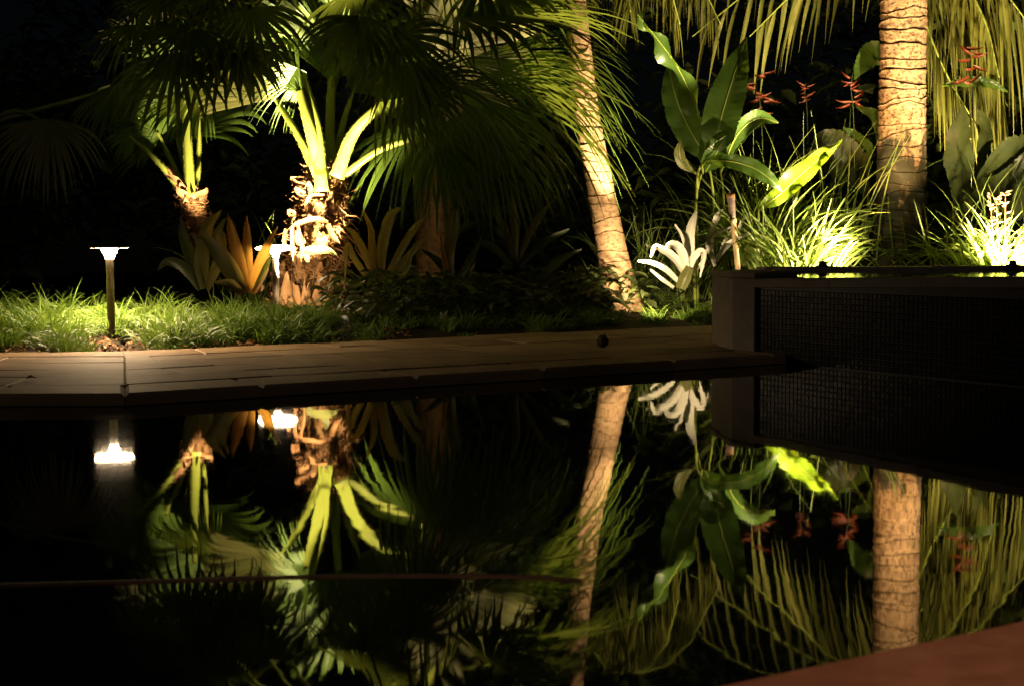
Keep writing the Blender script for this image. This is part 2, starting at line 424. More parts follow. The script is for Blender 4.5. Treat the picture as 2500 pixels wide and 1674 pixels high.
# thin submerged step whose edge just breaks the surface
stp = MB()
pts = crom([P(-160, 1436, 2.72), P(300, 1424, 2.75), P(800, 1411, 2.79), P(1250, 1416, 2.78), P(1420, 1432, 2.74)], 40)
vs = []; fs = []
for p in pts:
    for dy, z in ((-.018, -.05), (-.016, .0012), (.0, .0035), (.016, .0012), (.018, -.05)):
        vs.append((p.x, p.y + dy, z))
for i in range(len(pts) - 1):
    for j in range(4):
        a = i * 5 + j; fs.append((a, a + 5, a + 6, a + 1))
stp.add(vs, fs)
tag(stp.build('pool_step', M['step']), kind='structure')

# ------------------------------------------------------------------ raised pool with its mosaic wall
random.seed(31)
W0, W1 = Vector((1.355, 7.96)), Vector((2.30, 6.42))
WD = (W1 - W0).normalized(); WN = Vector((WD.y, -WD.x))      # points to the lower pool
if WN.x > 0: WN = -WN
rp = empty('raised_pool', (W0.x, W0.y, 0))
tag(rp, 'raised pool with dark mosaic front wall and stone coping at right', 'raised pool')
WL = 3.4
def WP(s, o, z): q = W0 + WD * s + WN * o; return Vector((q.x, q.y, z))
def wtop(s): return .455 + .022 * s
g = MB()
back_off = -.22
vs = [WP(0, 0, -.4), WP(WL, 0, -.4), WP(WL, 0, wtop(WL) - .05), WP(0, 0, wtop(0) - .05),
      WP(0, back_off, -.4), WP(WL, back_off, -.4), WP(WL, back_off, wtop(WL) - .05), WP(0, back_off, wtop(0) - .05)]
g.add(vs, [(0, 1, 2, 3), (5, 4, 7, 6), (4, 0, 3, 7), (1, 5, 6, 2), (3, 2, 6, 7), (4, 5, 1, 0)])
wall = g.build('front_wall', M['black'], rp, smooth=False)
# mosaic tiles: the 300 nearest the pier one by one, the rest joined
tm = []; tw, th = .030, .030
def tile_mesh():
    g = MB(); b = .0025
    def c(x0, x1, z0, z1, o): return [(WD.x * x0 + WN.x * o, WD.y * x0 + WN.y * o, z0), (WD.x * x1 + WN.x * o, WD.y * x1 + WN.y * o, z0),
                                      (WD.x * x1 + WN.x * o, WD.y * x1 + WN.y * o, z1), (WD.x * x0 + WN.x * o, WD.y * x0 + WN.y * o, z1)]
    h = .0135
    g.add(c(-h, h, -h, h, 0) + c(-h + b, h - b, -h + b, h - b, .005), [(4, 5, 6, 7), (0, 1, 5, 4), (1, 2, 6, 5), (2, 3, 7, 6), (3, 0, 4, 7)])
    return g
proto = tile_mesh()
pm = bpy.data.meshes.new('tile'); pm.from_pydata([tuple(v) for v in proto.v], [], proto.f); pm.materials.append(M['tile'])
rest = MB(); cnt = 0
for c_ in range(int(WL / tw)):
    for r in range(13):
        z = .02 + r * th; s = .03 + c_ * tw
        if c_ < 23:
            o = bpy.data.objects.new('tile', pm); COL.objects.link(o); o.parent = wall
            q = WP(s, .0005, z) - world_of(wall); o.location = q
            o.rotation_euler = (rnd(-.02, .02), rnd(-.02, .02), rnd(-.02, .02))
        else:
            q = WP(s, .0005, z); tl = Matrix.Rotation(rnd(-.02, .02), 3, 'Z') @ Matrix.Rotation(rnd(-.02, .02), 3, 'X')
            rest.add([q + tl @ Vector(v) for v in proto.v], proto.f)
rr = rest.build('mosaic', M['tile'], wall, smooth=False); rr['kind'] = 'stuff'
s = -.02
while s < WL:                                    # coping stones on the wall
    L_ = .62; g = MB(); e = min(s + L_ - .004, WL)
    za, zb = wtop(s), wtop(e)
    a = [WP(s, .025, za - .048), WP(e, .025, zb - .048), WP(e, back_off - .02, zb - .048), WP(s, back_off - .02, za - .048)]
    b = [WP(s, .03, za - .01), WP(e, .03, zb - .01), WP(e, back_off - .02, zb - .01), WP(s, back_off - .02, za - .01)]
    c = [WP(s + .006, .02, za), WP(e - .006, .02, zb), WP(e - .006, back_off - .012, zb), WP(s + .006, back_off - .012, za)]
    g.add(a + b + c, [(3, 2, 1, 0), (8, 9, 10, 11)] + [(i, (i + 1) % 4, 4 + (i + 1) % 4, 4 + i) for i in range(4)] + [(4 + i, 4 + (i + 1) % 4, 8 + (i + 1) % 4, 8 + i) for i in range(4)])
    g.build('coping_stone', M['pier'], rp, smooth=False); s += L_
# end pier: two stone faces
A_, B_, C_ = P(1738, 838, 8.62).to_2d(), P(1788, 856, 8.06).to_2d(), P(1841, 860, 7.93).to_2d()
D_ = C_ + Vector((.35, .55)); E_ = A_ + Vector((.45, .25))
g = MB(); g_poly = [(A_.x, A_.y), (B_.x, B_.y), (C_.x, C_.y), (D_.x, D_.y), (E_.x, E_.y)]
prism(g, g_poly, DZ - .04, .462, .008); pier = g.build('end_pier', M['pier'], rp, smooth=False)
cc = sum((Vector(p) for p in g_poly), Vector((0, 0))) / 5
g = MB(); prism(g, [tuple(Vector(p) + (Vector(p) - cc).normalized() * .018) for p in g_poly], .4625, .492, .008); g.build('pier_cap', M['pier'], rp, smooth=False)
# side wall, far rim, inner water
RA, RB = Vector((1.86, 10.55)), Vector((5.6, 10.75))
def bar(name, a, b, w_, z0, z1, mat, par):
    d = (b - a).normalized(); n = Vector((-d.y, d.x)) * w_
    g = MB(); prism(g, [tuple(a), tuple(b), tuple(b + n), tuple(a + n)] if True else [], z0, z1, .008)
    return g.build(name, mat, par, smooth=False)
bar('side_wall', E_ + Vector((-.2, -.1)), RA + Vector((-.02, 0)), -.25, -.2, .452, M['pier'], rp)
k_ = 0
a = RA.copy(); dirR = (RB - RA).normalized()
while k_ < 6:
    b = a + dirR * .62
    bar('rim_stone', a, b - dirR * .005, .3, -.2, .4735 + rnd(-.0015, .0015), M['pier'], rp); a = b; k_ += 1
g = MB(); q = [WP(.25, back_off - .005, .447), WP(WL, back_off - .005, .447), Vector((5.6, 10.85, .447)), Vector((1.8, 10.7, .447)), Vector((E_.x + .1, E_.y, .447))]
g.add(q, [(0, 1, 2, 3, 4)]); wt = g.build('water', M['water2'], rp)
# two little dark fittings on the far rim
for i, (px, lb) in enumerate(((2008, 'small dark metal spout on the far rim before the left grass clump'), (2472, 'small dark metal spout on the far rim before the glaring grass clump'))):
    c = P(px, 655, 10.62); g = MB()
    c.z = .473
    lathe(g, [(.052, 0), (.052, .008), (.03, .014), (.026, .03), (.034, .034), (.034, .042), (.006, .046)], c, 14)
    tag(g.build('rim_fitting', M['black']), lb, 'spout', 'dark fittings on the pool rim')

# ------------------------------------------------------------------ path lamps
def path_lamp(px, py_top, d, label, zb, dif='diffuser', glow='glow', tilt=0, cr=.122):
    c = P(px, py_top, d); top = c.z
    t = empty('path_lamp', (c.x, c.y, zb)); tag(t, label, 'lamp', 'bollard lamps along the pool deck')
    g = MB(); lathe(g, [(.024, 0), (.024, top - zb - .078), (.027, top - zb - .076), (.027, top - zb - .068)], (c.x, c.y, zb), 20)
    g.build('post', M['metal'], t)
    g = MB(); lathe(g, [(.045, 0), (.045, .01), (.03, .014)], (c.x, c.y, zb), 20); g.build('base', M['metal'], t)
    g = MB(); lathe(g, [(.025, -.067), (.03, -.05), (.042, -.028), (.047, -.014), (.047, -.0045)], (c.x, c.y, top), 24, cap=True); gl_ = g.build('glass', M[glow], t)
    g = MB(); lathe(g, [(cr - .004, -.004), (cr, -.002), (cr, .002), (cr - .007, .005), (.02, .008)], (c.x, c.y, top), 40, cap=False)
    g.add([(c.x + .02 * math.cos(6.2832 * j / 12), c.y + .02 * math.sin(6.2832 * j / 12), top + .008) for j in range(12)], [tuple(range(12))])
    cap_ = g.build('cap', M['metal'], t)
    g = MB(); lathe(g, [(cr - .005, -.0042), (.03, -.0042)], (c.x, c.y, top), 40, cap=False); g.build('diffuser', M[dif], cap_)
    if tilt:                                     # knocked askew: head leans about the post's top
        q_ = Vector((0, 0, top - zb - .07)); R_ = Matrix.Rotation(tilt, 4, Vector((1, .25, 0)))
        for o_ in (gl_, cap_): o_.matrix_local = Matrix.Translation(q_) @ R_ @ Matrix.Translation(-q_)
    return t
path_lamp(267, 605, 8.78, 'slim bollard lamp with flat disc cap at the edge of the lit grass', .012)
path_lamp(672, 605, 10.55, 'bollard lamp glaring behind the amber bromeliad, close to the fan palm trunk', .13, 'diffuser2', 'glow2', -.16, .15)

# ------------------------------------------------------------------ plant builders
DOWN = Vector((0, 0, -1))
def fan_blade(mb, hub, tip, nrm, n=34, spread=250, split=.45, droop=.25, fold=.35, tipdroop=.6, wid=1.0, jitter=.05, cup=.25):
    """pleated fan: n folded segments from the hub; joined up to 'split', free and drooping beyond"""
    ax = (tip - hub); R = ax.length; ax.normalize()
    nrm = Vector(nrm); nrm = (nrm - ax * nrm.dot(ax)).normalized(); side = ax.cross(nrm)
    sp = math.radians(spread); da = sp / n
    T = [.02, .14, .28, .42, .54, .65, .75, .84, .92, 1.0]
    for i in range(n):
        a = -sp / 2 + (i + .5) * da
        d0 = ax * math.cos(a) + side * math.sin(a)
        Ri = R * (.74 + .26 * math.cos(a * .55)) * rnd(.9, 1.06)
        sd0 = (side * math.cos(a) - ax * math.sin(a))
        bend = rnd(-jitter, jitter); spl = split * rnd(.85, 1.2); td = tipdroop * rnd(.5, 1.6)
        p = hub.copy(); tp = 0; vs = []
        for k, t in enumerate(T):
            g = droop * t * 1.4 + (td * ((t - spl) / (1 - spl)) ** 1.6 * 2.2 if t > spl else 0)
            d = (d0 - nrm * (cup * (1 - t) * -.35) + DOWN * g + sd0 * (bend * t * 2))
            d.normalize(); p = p + d * (Ri * (t - tp)); tp = t
            r = Ri * t
            wfull = math.tan(da / 2) * min(r, Ri * spl) * wid * 1.04
            if t > spl: wfull *= max(.04, (1 - ((t - spl) / (1 - spl)) ** 1.5))
            nn = (nrm - d * nrm.dot(d)); nn = nn.normalized() if nn.length > .05 else side
            sv = d.cross(nn)
            vs += [p - sv * wfull, p + nn * (wfull * fold), p + sv * wfull]
        fs = []
        for k in range(len(T) - 1):
            b = k * 3; fs += [(b, b + 1, b + 4, b + 3), (b + 1, b + 2, b + 5, b + 4)]
        mb.add(vs, fs)
def petiole(mb, pts, r0, r1, spines=True, n=26):
    c = crom(pts, n)
    tube(mb, c, [r0 * 1.5, r0 * 1.12, r0, (r0 + r1) / 2, r1], 9, squash=.6)
    if spines:
        for i in range(2, int(n * 4 * .8)):
            t = i / (n * 4); k = t * n; j = int(k); p = c[j].lerp(c[min(j + 1, n)], k - j)
            tg = (c[min(j + 1, n)] - c[max(j - 1, 0)]).normalized(); view = (p - Vector((0, 0, CAMH))).normalized()
            sv = tg.cross(view).normalized(); r = interp([r0 * 1.2, r0, r1], t)
            for sg in (-1, 1):
                b = p + sv * (sg * r * .92); L_ = rnd(.010, .017) * (1 - .5 * t)
                tp = b + sv * (sg * L_) - tg * rnd(-.004, .006)
                w_ = tg * .0042; e = view * .003
                mb.add([b - w_, b + w_, b + e, tp], [(0, 1, 3), (1, 2, 3), (2, 0, 3)])
def fan_leaf(palm, base, hub, tip, nrm, mid=None, pr=(.028, .014), spines=True, mat='fan', **kw):
    g = MB(); fan_blade(g, hub, tip, nrm, **kw); lf = g.build('leaf', M[mat], palm)
    if base is not None:
        g = MB(); pts = [base] + ([mid] if mid is not None else []) + [hub + (tip - hub).normalized() * .05]
        petiole(g, pts, pr[0], pr[1], spines); g.build('petiole', M['petiole'], lf)
    return lf
def strip(px_pts, ws_px, n=14, **kw):
    """ribbon through photo-placed points (px, py, d) with widths in photo px"""
    c = crom([P(*q) for q in px_pts], n); d = sum(q[2] for q in px_pts) / len(px_pts)
    g = MB(); ribbon(g, c, [x * d / FPX for x in ws_px], **kw); return g

CAMF = Vector((0, -1, 0)); UPZ = Vector((0, 0, 1))
# ------------------------------------------------------------------ large fan palm
random.seed(3)
fp = empty('fan_palm', P(755, 765, 11.3)); tag(fp, 'large fan palm with shaggy floodlit trunk and saw-toothed petioles', 'palm tree')
TX = [(748, 775), (752, 720), (764, 650), (780, 560), (790, 480), (795, 425), (797, 395)]
TRW = [72, 78, 76, 66, 52, 42, 26]
tp3 = crom([P(x, y, 11.3) for x, y in TX], 60); tr = [x * 11.3 / FPX for x in TRW]
g = MB(); ks = 28; vs = []; fs = []
for i, p in enumerate(tp3):
    r = interp(tr, i / 60)
    for j in range(ks):
        a = 6.28318 * j / ks
        rr_ = r * (.86 + .10 * math.sin(5 * a + i * .6) + rnd(-.06, .06))
        vs.append((p.x + math.cos(a) * rr_, p.y + math.sin(a) * rr_, p.z + rnd(-.01, .01)))
for i in range(60):
    for j in range(ks):
        a = i * ks + j; b = i * ks + (j + 1) % ks; fs.append((a, b, b + ks, a + ks))
fs.append(tuple(range(60 * ks, 61 * ks)))
g.add(vs, fs); ptrunk = g.build('trunk', M['fibre_bark'], fp)
def boot(par, p, out, up_len, w_, lean, mat='boot', name='boot', curl=0):
    """old split leaf base: a broad thick scale, wide below, torn above"""
    out = out.normalized(); sd = out.cross(UPZ).normalized(); g = MB(); n = 6
    fr = []; bk = []
    tear = [rnd(-.7, .35) for _ in range(4)]
    for i in range(n + 1):
        t = i / n; wd = w_ * (1 - .55 * t) * .5
        c = p + UPZ * (up_len * t * (1 - curl * t * .5)) + out * (lean * t * t + curl * t ** 3 * .06)
        for j, q in enumerate((-1, -.35, .35, 1)):
            z = tear[j] * up_len * .5 if i == n else 0
            fr.append(c + sd * (q * wd) + out * ((1 - q * q) * w_ * .16 + .012) + UPZ * z)
            bk.append(c + sd * (q * wd) + out * ((1 - q * q) * w_ * .16) + UPZ * z)
    fs = []
    for i in range(n):
        for j in range(3):
            a = i * 4 + j; fs += [(a, a + 1, a + 5, a + 4)]; b = a + len(fr); fs += [(b + 1, b, b + 4, b + 5)]
    m_ = len(fr)
    for i in range(n):
        a = i * 4; fs += [(a, a + 4, a + 4 + m_, a + m_)]; a = i * 4 + 3; fs += [(a + 4, a, a + m_, a + 4 + m_)]
    a = n * 4
    for j in range(3): fs += [(a + j, a + j + 1, a + j + 1 + m_, a + j + m_)]
    g.add(fr + bk, fs); return g.build(name, M[mat], par)
for i in range(64):
    t = rnd(0, 1) ** 1.35 * .92; k = t * 60; p = tp3[int(k)]; r = interp(tr, t)
    a = rnd(-math.pi, .15) if i % 5 else rnd(0, 6.28)
    out = Vector((math.cos(a), math.sin(a), 0))
    boot(ptrunk, p + out * (r * .9), out, rnd(.10, .2) * (1.15 - t * .4), rnd(.06, .13) * (1.1 - .4 * t), rnd(.0, .05), curl=rnd(0, .8))
# broad pale plates at the foot, left of the trunk
for (px, py, d, L_, w_) in ((700, 742, 11.02, .26, .12), (726, 746, 11.0, .20, .10), (676, 752, 11.0, .13, .10), (748, 744, 11.0, .24, .09), (688, 748, 10.96, .12, .08), (652, 752, 11.0, .10, .07), (774, 746, 11.02, .17, .11), (798, 748, 11.05, .13, .08), (712, 752, 10.95, .1, .08), (760, 752, 10.96, .11, .07)):
    boot(ptrunk, P(px, py, d), Vector((rnd(-.9, .8), -1, 0)), L_, w_, rnd(.0, .09), curl=rnd(0, .5))
# fibres: tangles round the trunk and loose curling strips
fb = MB()
for i in range(900):
    t = rnd(0, 1) ** .9 * .97; p = tp3[int(t * 60)]; r = interp(tr, t) * rnd(.9, 1.12)
    a = rnd(-3.6, .5); z = 0; L_ = rnd(.05, .22); st = rnd(-1, 1) * 1.2; vz = rnd(-.6, .6)
    pts = []
    for q in range(6):
        u = q / 5; aa = a + st * u * L_ / max(r, .05)
        pts.append(p + Vector((math.cos(aa), math.sin(aa), 0)) * (r * (1 + .22 * math.sin(u * 3.1) * rnd(.3, 1.2))) + UPZ * (vz * L_ * u - .08 * u * u * rnd(0, 1)))
    tube(fb, pts, [.0028, .0022, .001], 3, cap=False)
for i in range(150):
    t = rnd(.25, .98); p = tp3[int(t * 60)]; r = interp(tr, t); a = rnd(-3.5, .4)
    o_ = Vector((math.cos(a), math.sin(a), 0)); L_ = rnd(.05, .16); b = p + o_ * r * .95
    sd = o_.cross(UPZ); cv = rnd(-1, 1); up = rnd(-.5, .9)
    pts = [b + o_ * (L_ * u) * rnd(.5, 1.0) + UPZ * (L_ * (up * u - u * u * rnd(.2, .9))) + sd * (cv * L_ * u * u) for u in (0, .25, .5, .75, 1)]
    ribbon(fb, crom(pts, 8), [.012, .014, .011, .003], face=UPZ, fold=.4, roll=rnd(-1.5, 1.5))
for path, wd in (([(742, 452), (722, 447), (712, 436), (724, 432)], 9), ([(745, 472), (730, 464), (722, 462), (732, 480), (752, 478)], 8), ([(790, 480), (760, 482), (745, 500)], 12),
                 ([(800, 545), (770, 535), (730, 545), (705, 560)], 12), ([(712, 555), (712, 590), (716, 640)], 9), ([(700, 560), (695, 590), (700, 600)], 11), ([(728, 552), (738, 600), (735, 640)], 8),
                 ([(800, 548), (812, 575), (830, 595)], 13), ([(722, 520), (705, 515), (708, 528), (722, 526)], 8), ([(690, 670), (680, 665), (684, 678)], 8), ([(625, 690), (640, 700), (636, 712)], 8)):
    ribbon(fb, crom([P(x, y, 10.98) for x, y in path], 16), [wd * 11 / FPX] * 3 + [.006], fold=.3, roll=rnd(-.5, .5))
fo = fb.build('fibre', M['fibre'], ptrunk); fo['kind'] = 'stuff'
# two green blades sprouting from the trunk foot
for q, ws in (([(786, 600, 11.0), (790, 582, 10.95), (788, 566, 10.95)], [20, 18, 3]), ([(752, 640, 10.95), (748, 622, 10.9), (756, 612, 10.9), (800, 612, 10.8), (822, 624, 10.75)], [6, 16, 22, 18, 4])):
    strip(q, ws, 12, fold=.25).build('sprout', M['brom'], fp)
# floodlit leaves
def PL(base, hub, tip, nrm, **kw):
    return fan_leaf(fp, P(*base) if base else None, P(*hub), P(*tip), nrm, **kw)
PL((786, 468, 11.1), (752, 178, 11.12), (575, 230, 11.2), (-.1, -.75, -.6), mid=P(772, 310, 11.08), pr=(.040, .033), n=22, spread=100, split=.34, droop=.10, tipdroop=.75)
PL((790, 440, 11.15), (737, 228, 11.05), (668, 110, 11.3), (.2, -.6, -.6), mid=P(758, 320, 11.05), pr=(.042, .032), n=14, spread=70, split=.6, droop=.05, tipdroop=.3)
PL((776, 430, 11.15), (676, 240, 11.25), (480, 50, 11.4), (.2, -.5, -.7), mid=P(722, 322, 11.15), pr=(.026, .018), n=26, spread=105, split=.66, droop=.02, tipdroop=.25, mat='fan_pale')
PL((822, 432, 11.12), (925, 248, 10.95), (1190, 270, 10.4), (.1, -.35, .9), mid=P(864, 325, 11.05), pr=(.042, .034), n=26, spread=110, split=.4, droop=.3, tipdroop=1.0)
PL((806, 420, 11.42), (806, 198, 11.6), (850, -40, 12.3), (0, -.8, -.5), mid=P(806, 300, 11.5), pr=(.036, .028), n=24, spread=110, split=.6, droop=.05, tipdroop=.3)
PL((818, 415, 11.45), (858, 224, 11.75), (990, 20, 12.2), (0, -.8, -.5), mid=P(836, 310, 11.6), pr=(.024, .016), n=24, spread=120, split=.6, droop=.08, tipdroop=.35)
PL((838, 430, 11.25), (1034, 325, 11.0), (1330, 400, 10.7), (.1, -.5, .8), mid=P(930, 365, 11.1), pr=(.024, .018), n=24, spread=100, split=.5, droop=.5, tipdroop=.9)
PL((795, 425, 11.4), (822, 118, 11.8), (640, -60, 11.3), (-.1, -.62, -.75), mid=P(812, 260, 11.7), pr=(.02, .012), n=34, spread=120, split=.72, droop=.0, tipdroop=.3)
# ------------------------------------------------------------------ wide fan leaves reaching to the leaning trunk (a second big fan palm behind)
random.seed(5)
fp2 = empty('fan_palm', P(1060, 690, 12.6)); tag(fp2, 'dark fan palm whose wide drooping leaves reach over the leaning trunk', 'palm tree')
g = MB(); tube(g, crom([P(1060, 700, 12.6), P(1052, 400, 12.6), P(1050, 100, 12.5), P(1045, -70, 12.4)], 24), [.16, .15, .13, .09], 16); g.build('trunk', M['fibre_bark'], fp2)
for base, hub, tip, nr, kw in (
    ((1045, -50, 12.3), (1120, 215, 11.3), (1640, 330, 10.9), (.05, -.6, .75), dict(n=46, spread=120, split=.36, droop=.10, tipdroop=.8)),
    ((1045, -50, 12.3), (1130, 150, 11.6), (1600, 190, 11.2), (0, -.6, .75), dict(n=36, spread=90, split=.4, droop=.08, tipdroop=.7)),
    ((1045, -50, 12.3), (1040, 130, 12.3), (1330, 90, 12.2), (0, -.85, -.45), dict(n=34, spread=200, split=.75, droop=.02, tipdroop=.2, mat='fan_pale')),
    ((1045, -50, 12.3), (1110, 40, 11.2), (1580, 60, 10.9), (0, -.3, .9), dict(n=40, spread=150, split=.5, droop=.02, tipdroop=.35)),
    ((1045, -50, 12.3), (1100, 290, 11.2), (1420, 470, 10.8), (0, -.5, .8), dict(n=36, spread=170, split=.45, droop=.35, tipdroop=.8)),
    ((1045, -50, 12.3), (1020, 290, 11.5), (1050, 560, 11.1), (0, -.9, .3), dict(n=30, spread=160, split=.4, droop=.25, tipdroop=.6)),
    ((1045, -50, 12.3), (1180, -60, 11.6), (1500, -30, 11.3), (0, -.6, .7), dict(n=36, spread=200, split=.5, droop=.1, tipdroop=.4)),
):
    fan_leaf(fp2, P(*base), P(*hub), P(*tip), nr, mid=P((base[0] + hub[0]) / 2, min(base[1], hub[1]) - 20, (base[2] + hub[2]) / 2), pr=(.018, .011), spines=False, **kw)

# dark leaves hanging toward the camera
for hub, tip, nr, sp_, dr, td, nn in (((545, 110, 10.1), (470, 290, 9.75), (0, -.8, .6), 220, .2, .5, 19), ((470, 70, 10.0), (340, 200, 9.7), (-.2, -.7, .6), 200, .25, .6, 19), ((610, 20, 10.1), (620, 200, 9.8), (.1, -.9, .4), 190, .2, .4, 15),
                                   ((880, 40, 10.2), (840, 215, 9.85), (.1, -.9, .5), 170, .2, .5, 15), ((960, 90, 10.2), (1130, 210, 9.85), (.1, -.8, .6), 220, .25, .5, 24), ((860, -20, 10.4), (1040, 70, 10.1), (0, -.8, .6), 220, .2, .4, 24),
                                   ((1000, 150, 10.3), (1060, 330, 10.0), (0, -.9, .4), 150, .2, .6, 18), ((430, 130, 10.0), (380, 330, 9.7), (0, -.9, .4), 150, .2, .5, 14), ((590, 130, 10.0), (610, 250, 9.8), (0, -.9, .4), 220, .2, .5, 12),
                                   ((400, -10, 10.3), (300, 110, 10.0), (-.1, -.8, .5), 200, .2, .5, 17), ((330, 60, 10.6), (290, 200, 10.3), (-.1, -.8, .5), 170, .2, .5, 15), ((520, -40, 10.2), (400, 60, 9.9), (0, -.8, .6), 230, .2, .4, 22), ((1010, 215, 10.4), (1260, 235, 10.1), (.1, -.75, .65), 200, .15, .5, 28)):
    fan_leaf(fp2, P(1045 + rnd(-15, 15), -60, 12.3), P(*hub), P(*tip), nr, mid=P((1045 + hub[0]) / 2, hub[1] * .5 - 210, (11.4 + hub[2]) / 2), pr=(.017, .010), n=nn, spread=sp_, split=.34, droop=dr, tipdroop=td, spines=False)

# ------------------------------------------------------------------ small fan palm at left
random.seed(9)
sp2 = empty('fan_palm', P(480, 700, 12.0)); tag(sp2, 'smaller fan palm on a thin shaggy stem left of the big one', 'palm tree')
tpath = crom([P(500, 705, 12.0), P(492, 620, 12.0), P(484, 545, 12.0), P(472, 490, 12.0), P(468, 468, 12.0)], 30)
g = MB(); tube(g, tpath, [.08, .075, .085, .09, .05], 14); st2 = g.build('trunk', M['fibre_bark'], sp2)
for i in range(22):
    t = rnd(.35, 1); p = tpath[int(t * 30)]; a = rnd(-3.4, .3); o_ = Vector((math.cos(a), math.sin(a), 0))
    boot(st2, p + o_ * .07, o_, rnd(.06, .14), rnd(.04, .08), rnd(.02, .09), curl=rnd(0, .6))
fb = MB()
for i in range(240):
    t = rnd(.4, 1); p = tpath[int(t * 30)]; a = rnd(-3.6, .5); r = .088; st_ = rnd(-1.5, 1.5); L_ = rnd(.05, .14); vz = rnd(-.8, .5)
    tube(fb, [p + Vector((math.cos(a + st_ * u), math.sin(a + st_ * u), 0)) * (r * (1 + .4 * math.sin(u * 3.1))) + UPZ * (vz * L_ * u) for u in (0, .25, .5, .75, 1)], [.0028, .0015], 3, cap=False)
fo = fb.build('fibre', M['fibre'], st2); fo['kind'] = 'stuff'
for q, ws in (([(462, 480, 11.9), (440, 470, 11.85), (432, 455, 11.85)], [16, 18, 4]), ([(480, 478, 11.9), (500, 470, 11.85), (506, 460, 11.85)], [14, 16, 4]), ([(455, 470, 11.9), (430, 440, 11.85), (405, 428, 11.85)], [12, 16, 5]), ([(440, 450, 11.9), (418, 420, 11.9), (410, 405, 11.9)], [12, 12, 3])):
    strip(q, ws, 10, fold=.3).build('dry_sheath', M['boot'], sp2)
def PS(base, hub, tip, nrm, **kw): return fan_leaf(sp2, P(*base), P(*hub), P(*tip), nrm, **kw)
PS((466, 482, 11.9), (462, 215, 11.9), (330, 60, 11.7), (.2, -.8, -.4), mid=P(458, 350, 11.9), pr=(.034, .02), n=30, spread=150, split=.5, droop=.1, tipdroop=.5)
PS((480, 478, 12.0), (490, 215, 12.0), (360, 330, 11.6), (-.2, -.8, .45), mid=P(486, 350, 12.0), pr=(.014, .010), n=30, spread=110, split=.6, droop=.1, tipdroop=.4)
PS((452, 470, 12.0), (395, 330, 12.0), (300, 250, 11.9), (-.3, -.8, .4), mid=P(425, 410, 12.0), pr=(.02, .013), n=28, spread=200, split=.5, droop=.2, tipdroop=.5)
PS((460, 470, 12.1), (445, 330, 12.4), (470, 120, 12.9), (-.2, -.8, -.4), mid=P(452, 410, 12.2), pr=(.018, .012), n=30, spread=220, split=.55, droop=.1, tipdroop=.4)
PS((446, 468, 12.0), (330, 340, 11.9), (240, 300, 11.8), (-.2, -.7, .6), mid=P(385, 395, 11.9), pr=(.02, .013), n=26, spread=190, split=.5, droop=.3, tipdroop=.6)

PS((460, 470, 12.1), (330, 110, 13.4), (300, 20, 13.2), (0, -.8, -.5), mid=P(420, 300, 12.8), pr=(.016, .012), n=18, spread=120, split=.35, droop=.05, tipdroop=.3, mat='fan_pale', spines=False)
PS((460, 470, 12.1), (370, 60, 13.5), (380, -40, 13.4), (0, -.8, -.5), mid=P(425, 280, 12.8), pr=(.016, .012), n=18, spread=120, split=.35, droop=.05, tipdroop=.3, mat='fan_pale', spines=False)

# dim fan palm at the far left
random.seed(11)
dp = empty('fan_palm', P(-80, 690, 12.4)); tag(dp, 'dim fan palm leaf drooping in the dark above the left lamp', 'palm tree')
g = MB(); tube(g, crom([P(-80, 700, 12.4), P(-76, 500, 12.4), P(-60, 360, 12.4), P(-40, 300, 12.3)], 20), [.09, .08, .07, .03], 12); g.build('trunk', M['fibre_bark'], dp)
fan_leaf(dp, P(-40, 305, 12.2), P(118, 290, 11.8), P(70, 500, 11.5), (-.1, -.85, .4), mid=P(40, 272, 12.0), pr=(.02, .012), n=30, spread=170, split=.4, droop=.3, tipdroop=.7, mat='fan_pale')
fan_leaf(dp, P(-40, 305, 12.2), P(300, 200, 12.4), P(380, 330, 12.0), (.1, -.85, .4), pr=(.02, .012), n=28, spread=190, split=.5, droop=.3, tipdroop=.5, spines=False)

